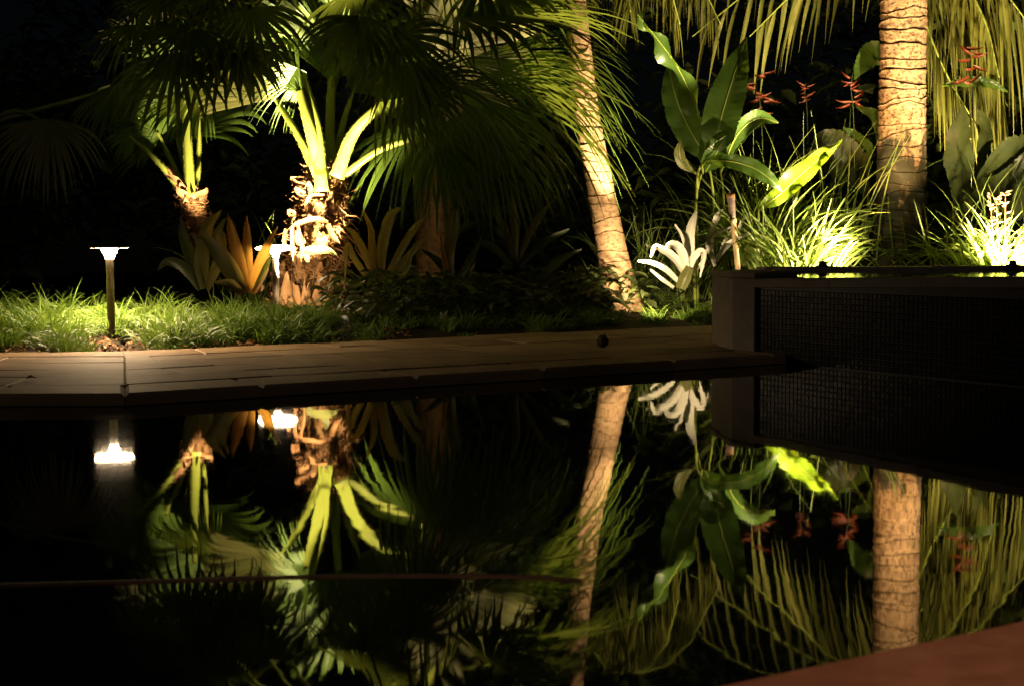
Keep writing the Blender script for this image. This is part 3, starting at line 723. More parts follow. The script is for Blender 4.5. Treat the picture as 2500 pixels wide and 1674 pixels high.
# ------------------------------------------------------------------ coconut trunks
def ringed_trunk(path, rs, pitch, k=56, sub=7, ledge=.06, slant=.35, seed=1, wav=1.0, deepp=.7):
    rg = random.Random(seed)
    n = 260; c = crom(path, n); vs = []; fs = []
    Ls = [0]
    for i in range(n): Ls.append(Ls[-1] + (c[i + 1] - c[i]).length)
    tot = Ls[-1]; cuts = [0]
    while cuts[-1] < tot: cuts.append(cuts[-1] + pitch * rg.uniform(.6, 1.35))
    tilt = [(rg.uniform(-1, 1) * slant * pitch, rg.uniform(0, 6.28), rg.uniform(.6, 1.4), rg.uniform(0, 6.28), rg.uniform(.05, .16) * pitch * wav) for _ in cuts]
    def at(L_):
        L_ = max(0, min(tot, L_)); i = 0
        lo, hi = 0, n
        while hi - lo > 1:
            md = (lo + hi) // 2
            if Ls[md] <= L_: lo = md
            else: hi = md
        return c[lo].lerp(c[hi], (L_ - Ls[lo]) / max(1e-9, Ls[hi] - Ls[lo])), L_ / tot
    prof = [(.0, -.9, 1.0), (.05, -.75, .9), (.12, -.1, .45), (.2, .3, .12), (.45, .12, 0), (.72, .3, 0), (.88, .62, .15), (.95, .85, .5), (1.0, .45, .8)]; scar = []
    deep = [rg.uniform(.25, 1.0) if rg.random() < deepp else rg.uniform(1.2, 2.4) for _ in cuts]
    rowc = 0
    for q in range(len(cuts) - 1):
        for (u, off, sc_) in prof:
            if u < .3: u = u * (1 + .8 * (deep[q] > 1.1))
            for j in range(k):
                a = 6.28318 * j / k
                def cut(m_): tl = tilt[m_]; return cuts[m_] + tl[0] * math.cos(a + tl[1]) + tl[4] * math.sin(3 * a + tl[3]) + tl[4] * .4 * math.sin(8 * a + tl[1])
                h = cut(q) + (cut(q + 1) - cut(q)) * u
                p, t = at(h)
                loc = .55 + .45 * math.sin(2 * a + tilt[q][3]) * math.sin(5 * a + tilt[q][1]); r = interp(rs, min(1, max(0, t))) * (1 + ledge * (off * tilt[q][2] if off > 0 else off * deep[q] * loc) + rg.uniform(-.008, .008)); scar.append(sc_ * min(1.3, deep[q]) * loc)
                vs.append((p.x + math.cos(a) * r, p.y + math.sin(a) * r, p.z))
            rowc += 1
    for i in range(rowc - 1):
        for j in range(k):
            a = i * k + j; b = i * k + (j + 1) % k; fs.append((a, b, b + k, a + k))
    fs.append(tuple(range((rowc - 1) * k, rowc * k)))
    g = MB(); g.add(vs, fs); g.scar = scar; return g
lp = empty('coconut_palm', P(1522, 730, 11.4)); tag(lp, 'slender coconut palm with pale ringed trunk leaning left behind the deck', 'palm tree')
path = [P(1530, 760, 11.4), P(1510, 690, 11.4), P(1484, 560, 11.45), P(1458, 420, 11.5), P(1432, 280, 11.6), P(1416, 130, 11.7), P(1405, 0, 11.8), P(1396, -160, 11.9), P(1390, -420, 12.0)]
g = ringed_trunk(path, [x * 11.5 / FPX / 2 for x in (92, 72, 66, 62, 56, 46, 44, 44)], .105, 48, ledge=.045, slant=.35, seed=4, wav=.35, deepp=.95); g.build('trunk', M['bark1'], lp, scar=g.scar)
tpm = empty('coconut_palm', P(2200, 640, 13.2)); tag(tpm, 'thick upright coconut trunk with ragged leaf scars and dark lichen at right', 'palm tree')
path = [P(2200, 690, 13.2), P(2200, 600, 13.2), P(2200, 480, 13.2), P(2202, 300, 13.2), P(2204, 150, 13.2), P(2206, 0, 13.2), P(2208, -200, 13.2), P(2210, -450, 13.2)]
g = ringed_trunk(path, [x * 13.2 / FPX / 2 for x in (140, 122, 114, 108, 108, 110, 110, 108)], .118, 80, ledge=.05, slant=.55, seed=8, wav=.8, deepp=.5); g.build('trunk', M['bark2'], tpm, scar=g.scar)

# ------------------------------------------------------------------ feather palms behind: rachis above the frame, leaflets hanging
def frond(par, pts, n, L_, hang=1.0, wpx=.042, mat='frond', seed=1, both=True, spread=.35):
    rg = random.Random(seed); c = crom(pts, 60); g = MB()
    tube(g, c, [.022, .016, .01, .005], 6); 
    fr = g.build('frond', M['petiole'], par); g = MB()
    for i in range(n):
        t = .06 + .92 * i / n; k = t * 60; p = c[int(k)].lerp(c[min(60, int(k) + 1)], k - int(k))
        tg = (c[min(60, int(k) + 1)] - c[max(0, int(k) - 1)]).normalized()
        sd = tg.cross(UPZ).normalized()
        for sg in ((-1, 1) if both else (1,)):
            l = L_ * (.55 + .45 * math.sin(math.pi * min(1, t * .85 + .12))) * rg.uniform(.8, 1.12)
            d = (sd * sg * rg.uniform(.2, spread * 2) + tg * rg.uniform(.15, .5) + DOWN * hang * rg.uniform(.7, 1.1)).normalized()
            q = [p]; dd = d.copy()
            for s_ in range(6):
                dd = (dd + DOWN * .22 + sd * rg.uniform(-.05, .05) + tg * rg.uniform(-.05, .05)).normalized(); q.append(q[-1] + dd * (l / 6))
            ribbon(g, q, [wpx * .4, wpx, wpx * .95, wpx * .7, wpx * .3, .002], face=(rg.uniform(-1.6, 1.6), -1, .1), fold=.28)
    g.build('leaflets', M[mat], fr); return fr
fpal = empty('feather_palm', P(2215, 600, 15.2)); tag(fpal, 'feather palm behind the thick trunk with curtains of hanging leaflets', 'palm tree')
g = MB(); tube(g, crom([P(2215, 620, 15.2), P(2212, 300, 15.2), P(2210, 0, 15.2), P(2210, -200, 15.2)], 20), [.14, .12, .11, .1], 12); g.build('trunk', M['fibre_bark'], fpal)
for i, (pts, nn, L_, wd) in enumerate((
        ([(2210, -180, 15.2), (2060, -170, 15.0), (1880, -60, 14.7), (1690, 90, 14.4)], 15, 1.2, .05), ([(2210, -180, 15.2), (2080, -150, 14.6), (1960, -40, 14.2), (1830, 90, 14.0)], 13, 1.0, .05),
        ([(2210, -190, 15.2), (2000, -230, 15.6), (1800, -160, 15.8), (1640, -20, 15.8)], 16, 1.3, .05),
        ([(2210, -180, 15.2), (2330, -120, 14.8), (2450, -20, 14.5), (2560, 130, 14.3)], 22, 1.5, .04), ([(2210, -180, 15.2), (2320, -90, 14.4), (2400, 40, 14.1), (2440, 190, 14.0)], 20, .9, .035),
        ([(2210, -190, 15.2), (2400, -160, 15.6), (2560, -60, 15.8), (2700, 80, 15.8)], 24, 1.6, .045), ([(2210, -100, 15.2), (2300, 0, 15.4), (2390, 130, 15.5), (2460, 260, 15.4)], 26, 1.3, .04),
        ([(2210, -60, 15.2), (2260, 60, 15.0), (2320, 200, 14.9), (2400, 330, 14.8)], 24, .9, .035))):
    frond(fpal, [P(*q) for q in pts], nn, L_, wpx=wd, seed=20 + i, spread=.3, both=(i > 2))
ap = empty('feather_palm', P(1500, 560, 13.6)); tag(ap, 'feather palm with thin lit leaflets hanging right of the leaning trunk top', 'palm tree')
g = MB(); tube(g, crom([P(1496, 640, 13.8), P(1436, 300, 13.8), P(1410, 0, 13.8), P(1420, -150, 13.8)], 20), [.07, .06, .06, .05], 10); g.build('trunk', M['fibre_bark'], ap)
for i, pts in enumerate(([(1420, -140, 13.8), (1560, -130, 13.3), (1620, -70, 13.0), (1660, 60, 12.9)], [(1420, -140, 13.8), (1470, -120, 13.4), (1430, -60, 13.2), (1400, 60, 13.1)], [(1420, -140, 13.8), (1580, -150, 14.1), (1680, -90, 14.2), (1760, 60, 14.2)], [(1420, -140, 13.8), (1520, -110, 13.2), (1530, -50, 12.8), (1540, 30, 12.6)])):
    frond(ap, [P(*q) for q in pts], 34, .62, wpx=.016, seed=40 + i, spread=.25)

# ------------------------------------------------------------------ broad-leaved heliconia
random.seed(13)
hp = empty('heliconia', P(1720, 560, 12.0)); tag(hp, 'tall broad-leaved heliconia with one glowing yellow-green leaf', 'plant')
def hleaf(q, ws, mat='broad', n=90, **kw):
    kw.setdefault('rib', .0016); kw.setdefault('ribs', 17); kw.setdefault('ragged', .05)
    kw.setdefault('cols', 8); kw.setdefault('fold', .12)
    o = strip(q, ws, n, **kw).build('leaf', M[mat], hp)
    c = crom([P(*x) for x in q], n); g = MB()
    tube(g, [p + (Vector((0, 0, CAMH)) - p).normalized() * .002 for p in c], [.007, .005, .002], 5); g.build('midrib', M['petiole'], o); return o
hleaf([(1742, 392, 12.0), (1758, 300, 11.9), (1785, 205, 11.9), (1822, 92, 12.0)], [10, 78, 92, 88, 60, 4], wave=.01, wfreq=4)
hleaf([(1728, 412, 12.1), (1712, 300, 12.0), (1660, 175, 11.95), (1600, 90, 11.9), (1555, 36, 11.9)], [6, 46, 70, 60, 36, 3], wave=.05, wfreq=3.6, roll=1.0)
hleaf([(1722, 420, 12.0), (1748, 375, 11.85), (1772, 332, 11.8)], [8, 52, 60, 30, 3], 'broad', roll=-.3)
hleaf([(1716, 425, 12.0), (1720, 396, 11.9), (1780, 394, 11.75), (1838, 410, 11.7), (1880, 438, 11.7), (1910, 470, 11.75)], [3, 12, 34, 42, 30, 3], 'broad', wave=.008)
hleaf([(1850, 512, 12.0), (1895, 482, 11.95), (1943, 438, 11.95), (1990, 396, 11.95), (2026, 368, 12.0), (2056, 345, 12.0)], [4, 38, 54, 50, 36, 16, 3], 'bright', wave=.028, wfreq=3.2, roll=.2)
hleaf([(1700, 425, 12.1), (1668, 400, 12.05), (1658, 372, 12.0), (1662, 342, 12.0)], [4, 26, 26, 3], 'fan_pale')
hleaf([(1740, 400, 12.3), (1690, 330, 12.4), (1650, 240, 12.5), (1630, 150, 12.6)], [8, 70, 80, 60, 4], wave=.012)
hleaf([(1760, 420, 12.3), (1800, 330, 12.4), (1850, 290, 12.4), (1900, 300, 12.3)], [8, 40, 46, 4])
for q in ([(1696, 560, 12.05), (1700, 480, 12.05), (1708, 410, 12.05), (1742, 388, 12.0)], [(1702, 570, 12.1), (1698, 490, 12.1), (1712, 425, 12.1)], [(1745, 560, 12.1), (1740, 470, 12.1), (1732, 410, 12.1)], [(1858, 600, 12.0), (1852, 550, 12.0), (1852, 510, 12.0)], [(1770, 560, 12.2), (1765, 470, 12.2), (1758, 415, 12.3)]):
    g = MB(); c = crom([P(*x) for x in q], 14); c[0].z = ground_z(c[0].x, c[0].y) - .01
    tube(g, c, [.014, .012, .008], 7); g.build('stem', M['petiole'], hp)

# dim broad leaves around the thick trunk
bp_ = empty('elephant_ear', P(2080, 560, 13.9)); tag(bp_, 'dim broad-leaved plant behind the thick trunk on both its sides', 'plant')
def bl(q, ws, mat='broad', par=bp_, **kw):
    kw.setdefault('cols', 8); kw.setdefault('fold', .1); kw.setdefault('rib', .0022); kw.setdefault('ribs', 15); kw.setdefault('ragged', .08); kw.setdefault('wave', .012); kw.setdefault('wfreq', 3)
    o = strip(q, ws, 80, **kw).build('leaf', M[mat], par); return o
bl([(2190, 190, 13.7), (2140, 130, 13.6), (2110, 150, 13.55), (2085, 195, 13.5)], [6, 62, 56, 4], 'broad', roll=.3)
bl([(2120, 480, 13.9), (2070, 400, 13.7), (2020, 350, 13.6), (1985, 330, 13.5)], [8, 100, 90, 6], 'dark_leaf')
bl([(2110, 470, 13.9), (2100, 360, 13.7), (2060, 310, 13.6)], [8, 70, 4], roll=.4)
bl([(2150, 420, 13.9), (2150, 300, 13.8), (2090, 260, 13.7)], [8, 44, 4], 'broad')
bl([(2350, 560, 13.9), (2345, 430, 13.6), (2345, 350, 13.5), (2352, 250, 13.45)], [8, 60, 84, 66, 4], 'dark_leaf', roll=.5)
bl([(2370, 520, 13.9), (2400, 380, 13.6), (2410, 310, 13.4), (2385, 262, 13.3)], [8, 40, 46, 4], 'dark_leaf', roll=.8)
bl([(2400, 560, 13.9), (2440, 440, 13.4), (2500, 370, 13.2), (2560, 350, 13.1)], [8, 120, 120, 4], 'dark_leaf', roll=-.4)
bl([(2300, 210, 14.2), (2360, 200, 14.0), (2420, 205, 13.9), (2460, 225, 13.9)], [3, 26, 22, 3], 'broad')
bl([(2300, 540, 14.0), (2450, 480, 13.3), (2520, 360, 13.0)], [8, 140, 6], 'dark_leaf')
for (a, b) in (((2105, 600), (2120, 480)), ((2130, 600), (2150, 420)), ((2350, 600), (2350, 560)), ((2385, 600), (2370, 520)), ((2410, 600), (2400, 560)), ((2310, 600), (2300, 540))):
    g = MB(); tube(g, crom([P(a[0], a[1] + 20, 13.9), P((a[0] + b[0]) / 2 + 4, (a[1] + b[1]) / 2, 13.9), P(b[0], b[1], 13.9)], 10), [.016, .012], 7); g.build('stem', M['petiole'], bp_)

# red lobster-claw flowers
def flower(px, py, d, s_, label, seed):
    rg = random.Random(seed); t = empty('heliconia_flower', P(px, py + 120 * s_, d)); tag(t, label, 'flower', 'red bract flowers in the dark foliage')
    g = MB(); c = crom([P(px + 10, py + 330, d + .1), P(px + 6, py + 100 * s_, d), P(px, py, d), P(px + 6 * s_, py - 60 * s_, d)], 20); tube(g, c[3:], [.006, .005, .003], 5); g.build('stem', M['dark_leaf'], t)
    for i in range(11):
        cx_, cy_ = px + rg.uniform(-16, 16) * s_, py + rg.uniform(-50, 50) * s_; sg = -1 if i % 2 else 1; L_ = rg.uniform(28, 50) * s_; an = rg.uniform(-.5, .75)
        ex, ey = cx_ + sg * L_ * math.cos(an), cy_ - L_ * math.sin(an)
        strip([(cx_, cy_, d), ((cx_ + ex) / 2, (cy_ + ey) / 2 + 3 * s_, d), (ex, ey, d + rg.uniform(-.1, .1))], [7 * s_, 9 * s_, 5 * s_, .6], 8, fold=.5, roll=rg.uniform(-.6, .6)).build('bract', M['red'], t)
flower(1855, 235, 13.2, 1.0, 'largest red lobster-claw flower, right of the tall heliconia leaf', 1)
flower(2078, 220, 13.4, .72, 'red lobster-claw flower at the left edge of the thick trunk', 2)
flower(2365, 165, 13.6, .95, 'red lobster-claw flower right of the thick trunk', 3)
flower(1965, 232, 13.8, .5, 'faint red flower midway between the heliconia and the thick trunk', 4)

# ------------------------------------------------------------------ bromeliads
random.seed(15)
wb = empty('bromeliad', P(1668, 708, 11.1)); tag(wb, 'silvery white bromeliad with strap leaves, brightly lit beside the leaning trunk', 'bromeliad')
D = 11.1
for q, ws, r in (
    ([(1684, 660, D), (1683, 610, D - .02), (1686, 560, D - .02), (1700, 517, D)], [20, 28, 32, 28, 22, 8], 0),
    ([(1676, 660, D), (1669, 625, D - .08), (1655, 602, D - .14), (1636, 598, D - .2), (1622, 610, D - .22)], [20, 26, 27, 24, 6], .1),
    ([(1670, 665, D), (1648, 632, D - .06), (1620, 612, D - .1), (1600, 606, D - .14), (1588, 630, D - .18)], [20, 24, 23, 18, 4], -.2),
    ([(1655, 685, D), (1625, 657, D - .08), (1594, 642, D - .14), (1558, 637, D - .2)], [14, 18, 16, 8], .2),
    ([(1645, 702, D), (1614, 680, D - .1), (1588, 658, D - .16)], [10, 12, 5], .2),
    ([(1680, 660, D), (1692, 630, D - .06), (1708, 614, D - .1), (1718, 618, D - .14), (1716, 645, D - .17), (1709, 678, D - .18)], [18, 22, 21, 16, 12, 3], -.2),
    ([(1660, 660, D + .1), (1620, 612, D + .12), (1577, 598, D + .12)], [10, 12, 5], .3),
    ([(1680, 640, D + .1), (1667, 580, D + .1), (1648, 548, D + .1)], [10, 10, 5], .3),
    ([(1690, 664, D + .05), (1718, 640, D + .05), (1725, 606, D + .05)], [14, 13, 4], .5),
    ([(1662, 705, D - .02), (1672, 680, D - .04), (1684, 654, D - .04)], [30, 38, 26], 0)):
    strip(q, [x * .82 for x in ws], 24, fold=.26, cols=6, roll=r, rib=.0006, ribs=3, ragged=.03).build('leaf', M['silver' if ws[0] < 29 else 'brom'], wb)
b2 = empty('bromeliad', P(1760, 660, 11.8)); tag(b2, 'grey-leaved bromeliad half hidden behind the bamboo torch', 'bromeliad')
for q, ws in (([(1745, 650, 11.8), (1729, 592, 11.7), (1752, 568, 11.6), (1785, 556, 11.5)], [8, 14, 12, 4]), ([(1748, 640, 11.8), (1770, 605, 11.75), (1800, 582, 11.7), (1828, 572, 11.6)], [8, 14, 12, 5]), ([(1746, 640, 11.8), (1768, 595, 11.8), (1785, 562, 11.8)], [6, 10, 3]),
              ([(1740, 640, 11.9), (1738, 570, 11.9), (1752, 528, 11.9), (1766, 512, 11.85)], [6, 12, 16, 3]), ([(1790, 600, 11.9), (1808, 548, 11.9), (1820, 530, 11.85)], [5, 9, 4])):
    strip(q, ws, 14, fold=.22, cols=3).build('leaf', M['silver'], b2)
def brom(px, py, d, label, leaves, mat='brom', group=None):
    t = empty('bromeliad', P(px, py, d)); tag(t, label, 'bromeliad', group)
    for q, ws, mm in leaves:
        strip([(x, y, d + dd) for x, y, dd in q], ws, 14, fold=.25, cols=3, roll=rnd(-.3, .3)).build('leaf', M[mm or mat], t)
    return t
# amber bromeliad before the second lamp
brom(612, 712, 10.45, 'amber bromeliad with upright leaves glowing in front of the second lamp', [
    ([(606, 715, 0), (604, 640, 0), (602, 570, 0), (602, 528, 0)], [20, 25, 24, 22, 14, 2], 'brom_orange'),
    ([(600, 715, 0), (585, 640, -.05), (568, 575, -.05), (556, 522, -.05)], [20, 30, 31, 28, 18, 2], 'brom_orange'),
    ([(612, 715, 0), (634, 655, -.06), (652, 605, -.06), (678, 554, -.05)], [20, 29, 30, 26, 16, 2], 'brom_orange'),
    ([(618, 712, 0), (650, 650, -.12), (664, 622, -.12)], [8, 14, 4], 'petiole'),
    ([(596, 715, 0), (570, 660, -.1), (530, 590, -.12), (548, 535, -.1)], [20, 34, 30, 4], 'brom'),
    ([(592, 715, 0), (545, 650, -.15), (505, 585, -.15), (478, 580, -.2)], [20, 30, 24, 4], 'brom'),
    ([(618, 715, .05), (645, 660, .15), (655, 610, .2)], [18, 22, 4], 'brom_orange'),
    ([(590, 716, 0), (560, 690, -.2), (520, 690, -.3)], [18, 22, 4], 'brom')])
brom(500, 705, 10.7, 'dark broad bromeliad left of the amber one, below the small palm', [
    ([(500, 705, 0), (492, 640, -.05), (505, 560, -.1), (540, 515, -.15)], [22, 36, 32, 4], 'brom'),
    ([(495, 705, 0), (470, 640, -.05), (450, 580, -.1), (440, 530, -.1)], [20, 30, 26, 4], 'dark_leaf'),
    ([(490, 705, 0), (450, 655, -.1), (410, 640, -.2), (385, 660, -.25)], [20, 28, 22, 4], 'dark_leaf'),
    ([(505, 705, 0), (530, 650, -.05), (545, 590, -.08), (540, 560, -.1)], [18, 26, 20, 4], 'brom'),
    ([(505, 705, .1), (520, 660, .1), (540, 640, .1), (562, 700, 0)], [10, 14, 14, 4], 'boot')])
brom(930, 690, 10.6, 'dim bromeliad with arching strap leaves right of the fan palm trunk', [
    ([(925, 695, 0), (910, 620, -.05), (905, 560, -.1), (884, 510, -.12)], [14, 20, 16, 3], None), ([(928, 695, 0), (935, 600, -.05), (955, 530, -.1), (985, 506, -.15)], [16, 28, 28, 4], None),
    ([(935, 695, 0), (985, 600, -.05), (1015, 555, -.1), (1045, 524, -.15)], [14, 20, 18, 3], None), ([(935, 698, 0), (985, 640, -.1), (1020, 600, -.2), (1040, 575, -.25)], [14, 18, 16, 3], None),
    ([(918, 698, 0), (890, 620, -.1), (862, 570, -.2), (838, 555, -.25)], [14, 20, 16, 3], None), ([(915, 700, 0), (870, 640, -.2), (848, 600, -.3), (842, 690, -.4)], [12, 16, 14, 3], None), ([(940, 700, 0), (990, 660, -.2), (1010, 595, -.25)], [12, 16, 3], None)])
brom(1110, 690, 10.9, 'dark bromeliad with one paddle-shaped leaf under the dark fan palm', [
    ([(1105, 700, 0), (1098, 620, 0), (1106, 560, 0), (1112, 512, 0)], [12, 26, 34, 20], 'brom'), ([(1108, 700, 0), (1070, 640, 0), (1030, 610, 0)], [12, 20, 4], 'dark_leaf'), ([(1110, 700, 0), (1150, 630, 0), (1180, 570, 0)], [12, 20, 4], 'dark_leaf'),
    ([(1100, 705, 0), (1088, 650, -.1), (1075, 575, -.1)], [10, 14, 3], 'brom_orange'), ([(1112, 705, 0), (1140, 680, -.1), (1160, 640, -.2)], [14, 18, 4], 'brom')])
brom(1255, 640, 11.3, 'large dark bromeliad between the dark fan palm and the leaning trunk', [
    ([(1255, 640, 0), (1230, 560, 0), (1190, 490, 0)], [14, 20, 4], 'brom'), ([(1258, 640, 0), (1258, 540, 0), (1250, 470, 0)], [14, 24, 4], 'brom'), ([(1262, 640, 0), (1310, 540, 0), (1360, 480, 0)], [14, 20, 4], 'brom'),
    ([(1265, 650, 0), (1330, 590, 0), (1390, 560, 0)], [14, 22, 4], 'dark_leaf'), ([(1250, 650, 0), (1200, 600, 0), (1150, 590, 0)], [14, 22, 4], 'dark_leaf'), ([(1300, 700, -.2), (1360, 640, -.2), (1420, 610, -.2)], [14, 24, 4], 'dark_leaf'), ([(1320, 710, -.2), (1380, 680, -.3), (1440, 655, -.3)], [14, 24, 4], 'dark_leaf')])
# pale croton twig low in the dark bed
cr = empty('croton', P(1085, 800, 10.0)); tag(cr, 'small pale variegated seedling low at the deck edge', 'plant')
for q, ws in (([(1085, 805, 10.0), (1082, 780, 9.98), (1092, 758, 9.96)], [3, 12, 2]), ([(1085, 805, 10.0), (1068, 800, 9.98), (1062, 785, 9.95)], [3, 14, 3]), ([(1086, 795, 10.0), (1100, 780, 9.98), (1112, 776, 9.96)], [2, 9, 2]), ([(1085, 800, 10), (1078, 775, 9.97), (1076, 762, 9.97)], [2, 9, 2])):
    strip(q, ws, 8, fold=.2, cols=3).build('leaf', M['silver'], cr)

# ------------------------------------------------------------------ bamboo torch
t = empty('garden_torch', P(1803, 690, 11.5)); tag(t, 'bamboo garden torch with dark canister standing behind the stone pier', 'torch')
bt, tt = P(1805, 690, 11.5), P(1790, 541, 11.5); ax = (tt - bt).normalized()
g = MB(); c = [bt + (tt - bt) * (i / 40) for i in range(41)]; vs = []
tube(g, c, [.0215 + (.003 if i % 9 == 4 else 0) for i in range(41)], 12); g.build('pole', M['bamboo'], t)
def onax(py): f = (541 - py) / (690 - 541) ; return tt + (tt - bt) * f
g = MB(); tube(g, [onax(545), onax(538), onax(534)], [.026, .028, .026], 14); g.build('collar', M['bamboo'], t)
g = MB(); tube(g, crom([onax(534), onax(515), onax(495), onax(484)], 10), [.023, .027, .031, .032], 14); g.build('canister', M['rust'], t)
g = MB(); tube(g, [onax(484), onax(482), onax(476), onax(475)], [.034, .035, .035, .028], 16); tube(g, [onax(475), onax(470)], [.014, .012], 10); g.build('cap', M['boot'], t)
g = MB(); tube(g, [onax(470), onax(466)], [.006, .003], 6); g.build('wick', M['black'], t)

# ------------------------------------------------------------------ strap grass clumps behind the raised pool
def blade(g, base, az, L_, w_, lean, curl, rg, face=None):
    o = Vector((math.cos(az), math.sin(az), 0)); d = (UPZ + o * lean).normalized(); q = [base]; n = 7
    for i in range(n):
        d = (d + o * (curl / n) + DOWN * (curl * .9 * (i / n) ** 1.3 / n * 3) + Vector((rg.uniform(-.04, .04), rg.uniform(-.04, .04), 0))).normalized(); q.append(q[-1] + d * (L_ / n))
    ribbon(g, q, [w_ * .8, w_, w_, w_ * .8, w_ * .5, .001], face=face or (rg.uniform(-.6, .6), -1, .6), fold=.22)
def clump(px, py, d, label, seed, n, wpx, Lm, bias=0, stalks=0):
    rg = random.Random(seed); c = P(px, py, d); t = empty('grass_clump', c); tag(t, label, 'grass clump', 'strap grass clumps behind the raised pool')
    g = MB(); W_ = wpx * d / FPX
    for i in range(n):
        x = rg.gauss(0, .38) * W_; y = rg.uniform(-.22, .35)
        b = c + Vector((x, y, 0)); az = rg.uniform(0, 6.283)
        if rg.random() < .65: az = (0 if x + bias * W_ * .4 * rg.random() > 0 else math.pi) + rg.uniform(-.9, .9)
        blade(g, b, az, Lm * rg.uniform(.5, 1.15), rg.uniform(.011, .021), rg.uniform(.05, .75), rg.uniform(.1, 1.5), rg)
    o = g.build('blades', M['grass'], t); o['kind'] = 'stuff'
    for i in range(stalks):
        x = rg.uniform(-.3, .3) * W_; b = c + Vector((x, .1, 0)); g = MB(); h = rg.uniform(.55, .85); ln = rg.uniform(-.06, .06)
        tube(g, [b, b + Vector((ln * .5, 0, h * .5)), b + Vector((ln, 0, h))], [.006, .005, .003], 6)
        for q in range(14):
            u = rg.uniform(.55, 1); p = b + Vector((ln * u, 0, h * u)); e = p + Vector((rg.uniform(-.05, .05), rg.uniform(-.03, .03), rg.uniform(.0, .04)))
            ribbon(g, [p, p.lerp(e, .5), e], [.004, .014, .002])
        g.build('seed_stalk', M['dead'], t)
clump(1945, 668, 11.6, 'strap grass clump under the glowing leaf, left of the thick trunk', 1, 230, 130, .62, .6)
clump(1880, 650, 12.1, 'taller thin grass clump behind the torch, left of the glowing leaf', 2, 120, 130, .95)
clump(2455, 668, 11.7, 'glaring overexposed strap grass clump at the right edge', 3, 240, 150, .62, 0, 3)
rg = random.Random(77); g = MB()
c = P(2060, 660, 12.0); t = empty('grass_clump', c); tag(t, 'few long arching grass blades at the foot of the thick trunk', 'grass clump', 'strap grass clumps behind the raised pool')
for i in range(26): blade(g, P(rg.uniform(2030, 2330), 664, 12.0), rg.choice((0, math.pi)) + rg.uniform(-.6, .6), rg.uniform(.4, .75), .010, rg.uniform(.4, .9), rg.uniform(.6, 1.6), rg)
o = g.build('blades', M['grass'], t); o['kind'] = 'stuff'
# grasses between torch, white bromeliad and trunk
for (px, py, d, lb, sd, n_, w_, L_) in ((1590, 690, 12.2, 'dim grass clump between the leaning trunk and the white bromeliad', 5, 90, 110, .75), (1700, 640, 12.6, 'dim thin grass behind the white bromeliad', 6, 110, 160, .85), (610, 660, 11.6, 'sparse upright grass blades behind the second lamp', 8, 40, 90, .8)):
    rg = random.Random(sd); c = P(px, py, d); c.z = ground_z(c.x, c.y); t = empty('grass_clump', c); tag(t, lb, 'grass clump', 'dim grass clumps in the bed'); g = MB()
    for i in range(n_):
        b = c + Vector((rg.gauss(0, .45) * w_ * d / FPX, rg.uniform(-.3, .3), 0)); blade(g, b, rg.uniform(0, 6.28), L_ * rg.uniform(.5, 1.2), rg.uniform(.006, .012), rg.uniform(.03, .5), rg.uniform(.05, 1.0), rg)
    o = g.build('blades', M['grass'], t); o['kind'] = 'stuff'

for (px, py, d, lb, sd, n_, w_, L_) in ((2010, 610, 13.0, 'tall dim grass between the glowing leaf and the thick trunk', 15, 60, 150, 1.25), (1830, 600, 13.0, 'tall dim grass behind the torch and the heliconia stems', 16, 60, 170, 1.3), (2400, 600, 12.6, 'tall dim grass behind the glaring clump at right', 17, 45, 200, .9)):
    rg = random.Random(sd); c = P(px, py, d); t = empty('grass_clump', c); tag(t, lb, 'grass clump', 'dim grass clumps in the bed'); g = MB()
    for i in range(n_):
        b = c + Vector((rg.gauss(0, .45) * w_ * d / FPX, rg.uniform(-.3, .3), -.1)); blade(g, b, rg.uniform(0, 6.28), L_ * rg.uniform(.4, 1.2), rg.uniform(.008, .016), rg.uniform(.03, .4), rg.uniform(.05, .9), rg)
    o = g.build('blades', M['grass'], t); o['kind'] = 'stuff'

# ------------------------------------------------------------------ ground cover, leaf litter, shrub mass
rg = random.Random(101); g = MB()
def tuft(g, x, y, n, L_, rg):
    z = ground_z(x, y)
    for i in range(n):
        a = rg.uniform(0, 6.283); b = Vector((x + rg.gauss(0, .03), y + rg.gauss(0, .03), z - .005)); l = L_ * rg.uniform(.6, 1.25); w_ = rg.uniform(.006, .011)
        o = Vector((math.cos(a), math.sin(a), 0)); lean = rg.uniform(.1, .9); q = [b]; d = (UPZ + o * lean).normalized(); cu = rg.uniform(.3, 1.3)
        for k in range(5):
            d = (d + o * .12 * cu + DOWN * cu * .11 * (k + .5)).normalized(); q.append(q[-1] + d * (l / 5))
        ribbon(g, q, [w_, w_, w_ * .85, w_ * .5, .0008], face=(rg.uniform(-.5, .5), -.7, .8), fold=.2)
def bed_point(px, t):
    """point behind the deck's back edge, seen in photo column px, t metres behind that edge"""
    k = (px - CXP) / FPX
    if px < 300: y = 8.14 + t; return k * y * 1.0, y
    # line through BACK with direction UV, moved back by t
    p0 = BACK + NV * t; y = (p0.y - p0.x * UV.y / UV.x) / (1 - k * UV.y / UV.x); return k * y, y
for i in range(205):
    lit = i < 125
    px = rg.uniform(-140, 780) if lit else rg.uniform(700, 1760)
    t_ = .10 + rg.random() ** 1.15 * (1.05 if lit else 1.4)
    x, y = bed_point(px, t_)
    if abs(px - 272) < (105 if t_ < .5 else 50) and t_ < .75: continue
    big = rg.uniform(.75, 1.3)
    for k in range(int((5 if lit else 3) * big)):
        tuft(g, x + rg.gauss(0, .045) * big, y + rg.gauss(0, .045), rg.randint(16, 26), (.22 if lit else .13) * big * rg.uniform(.8, 1.1) * (1 if t_ > .2 else .7), rg)
o = g.build('ground_cover', M['mondo']); tag(o, 'low tufted green ground cover along the back edge of the deck', 'ground cover', kind='stuff')
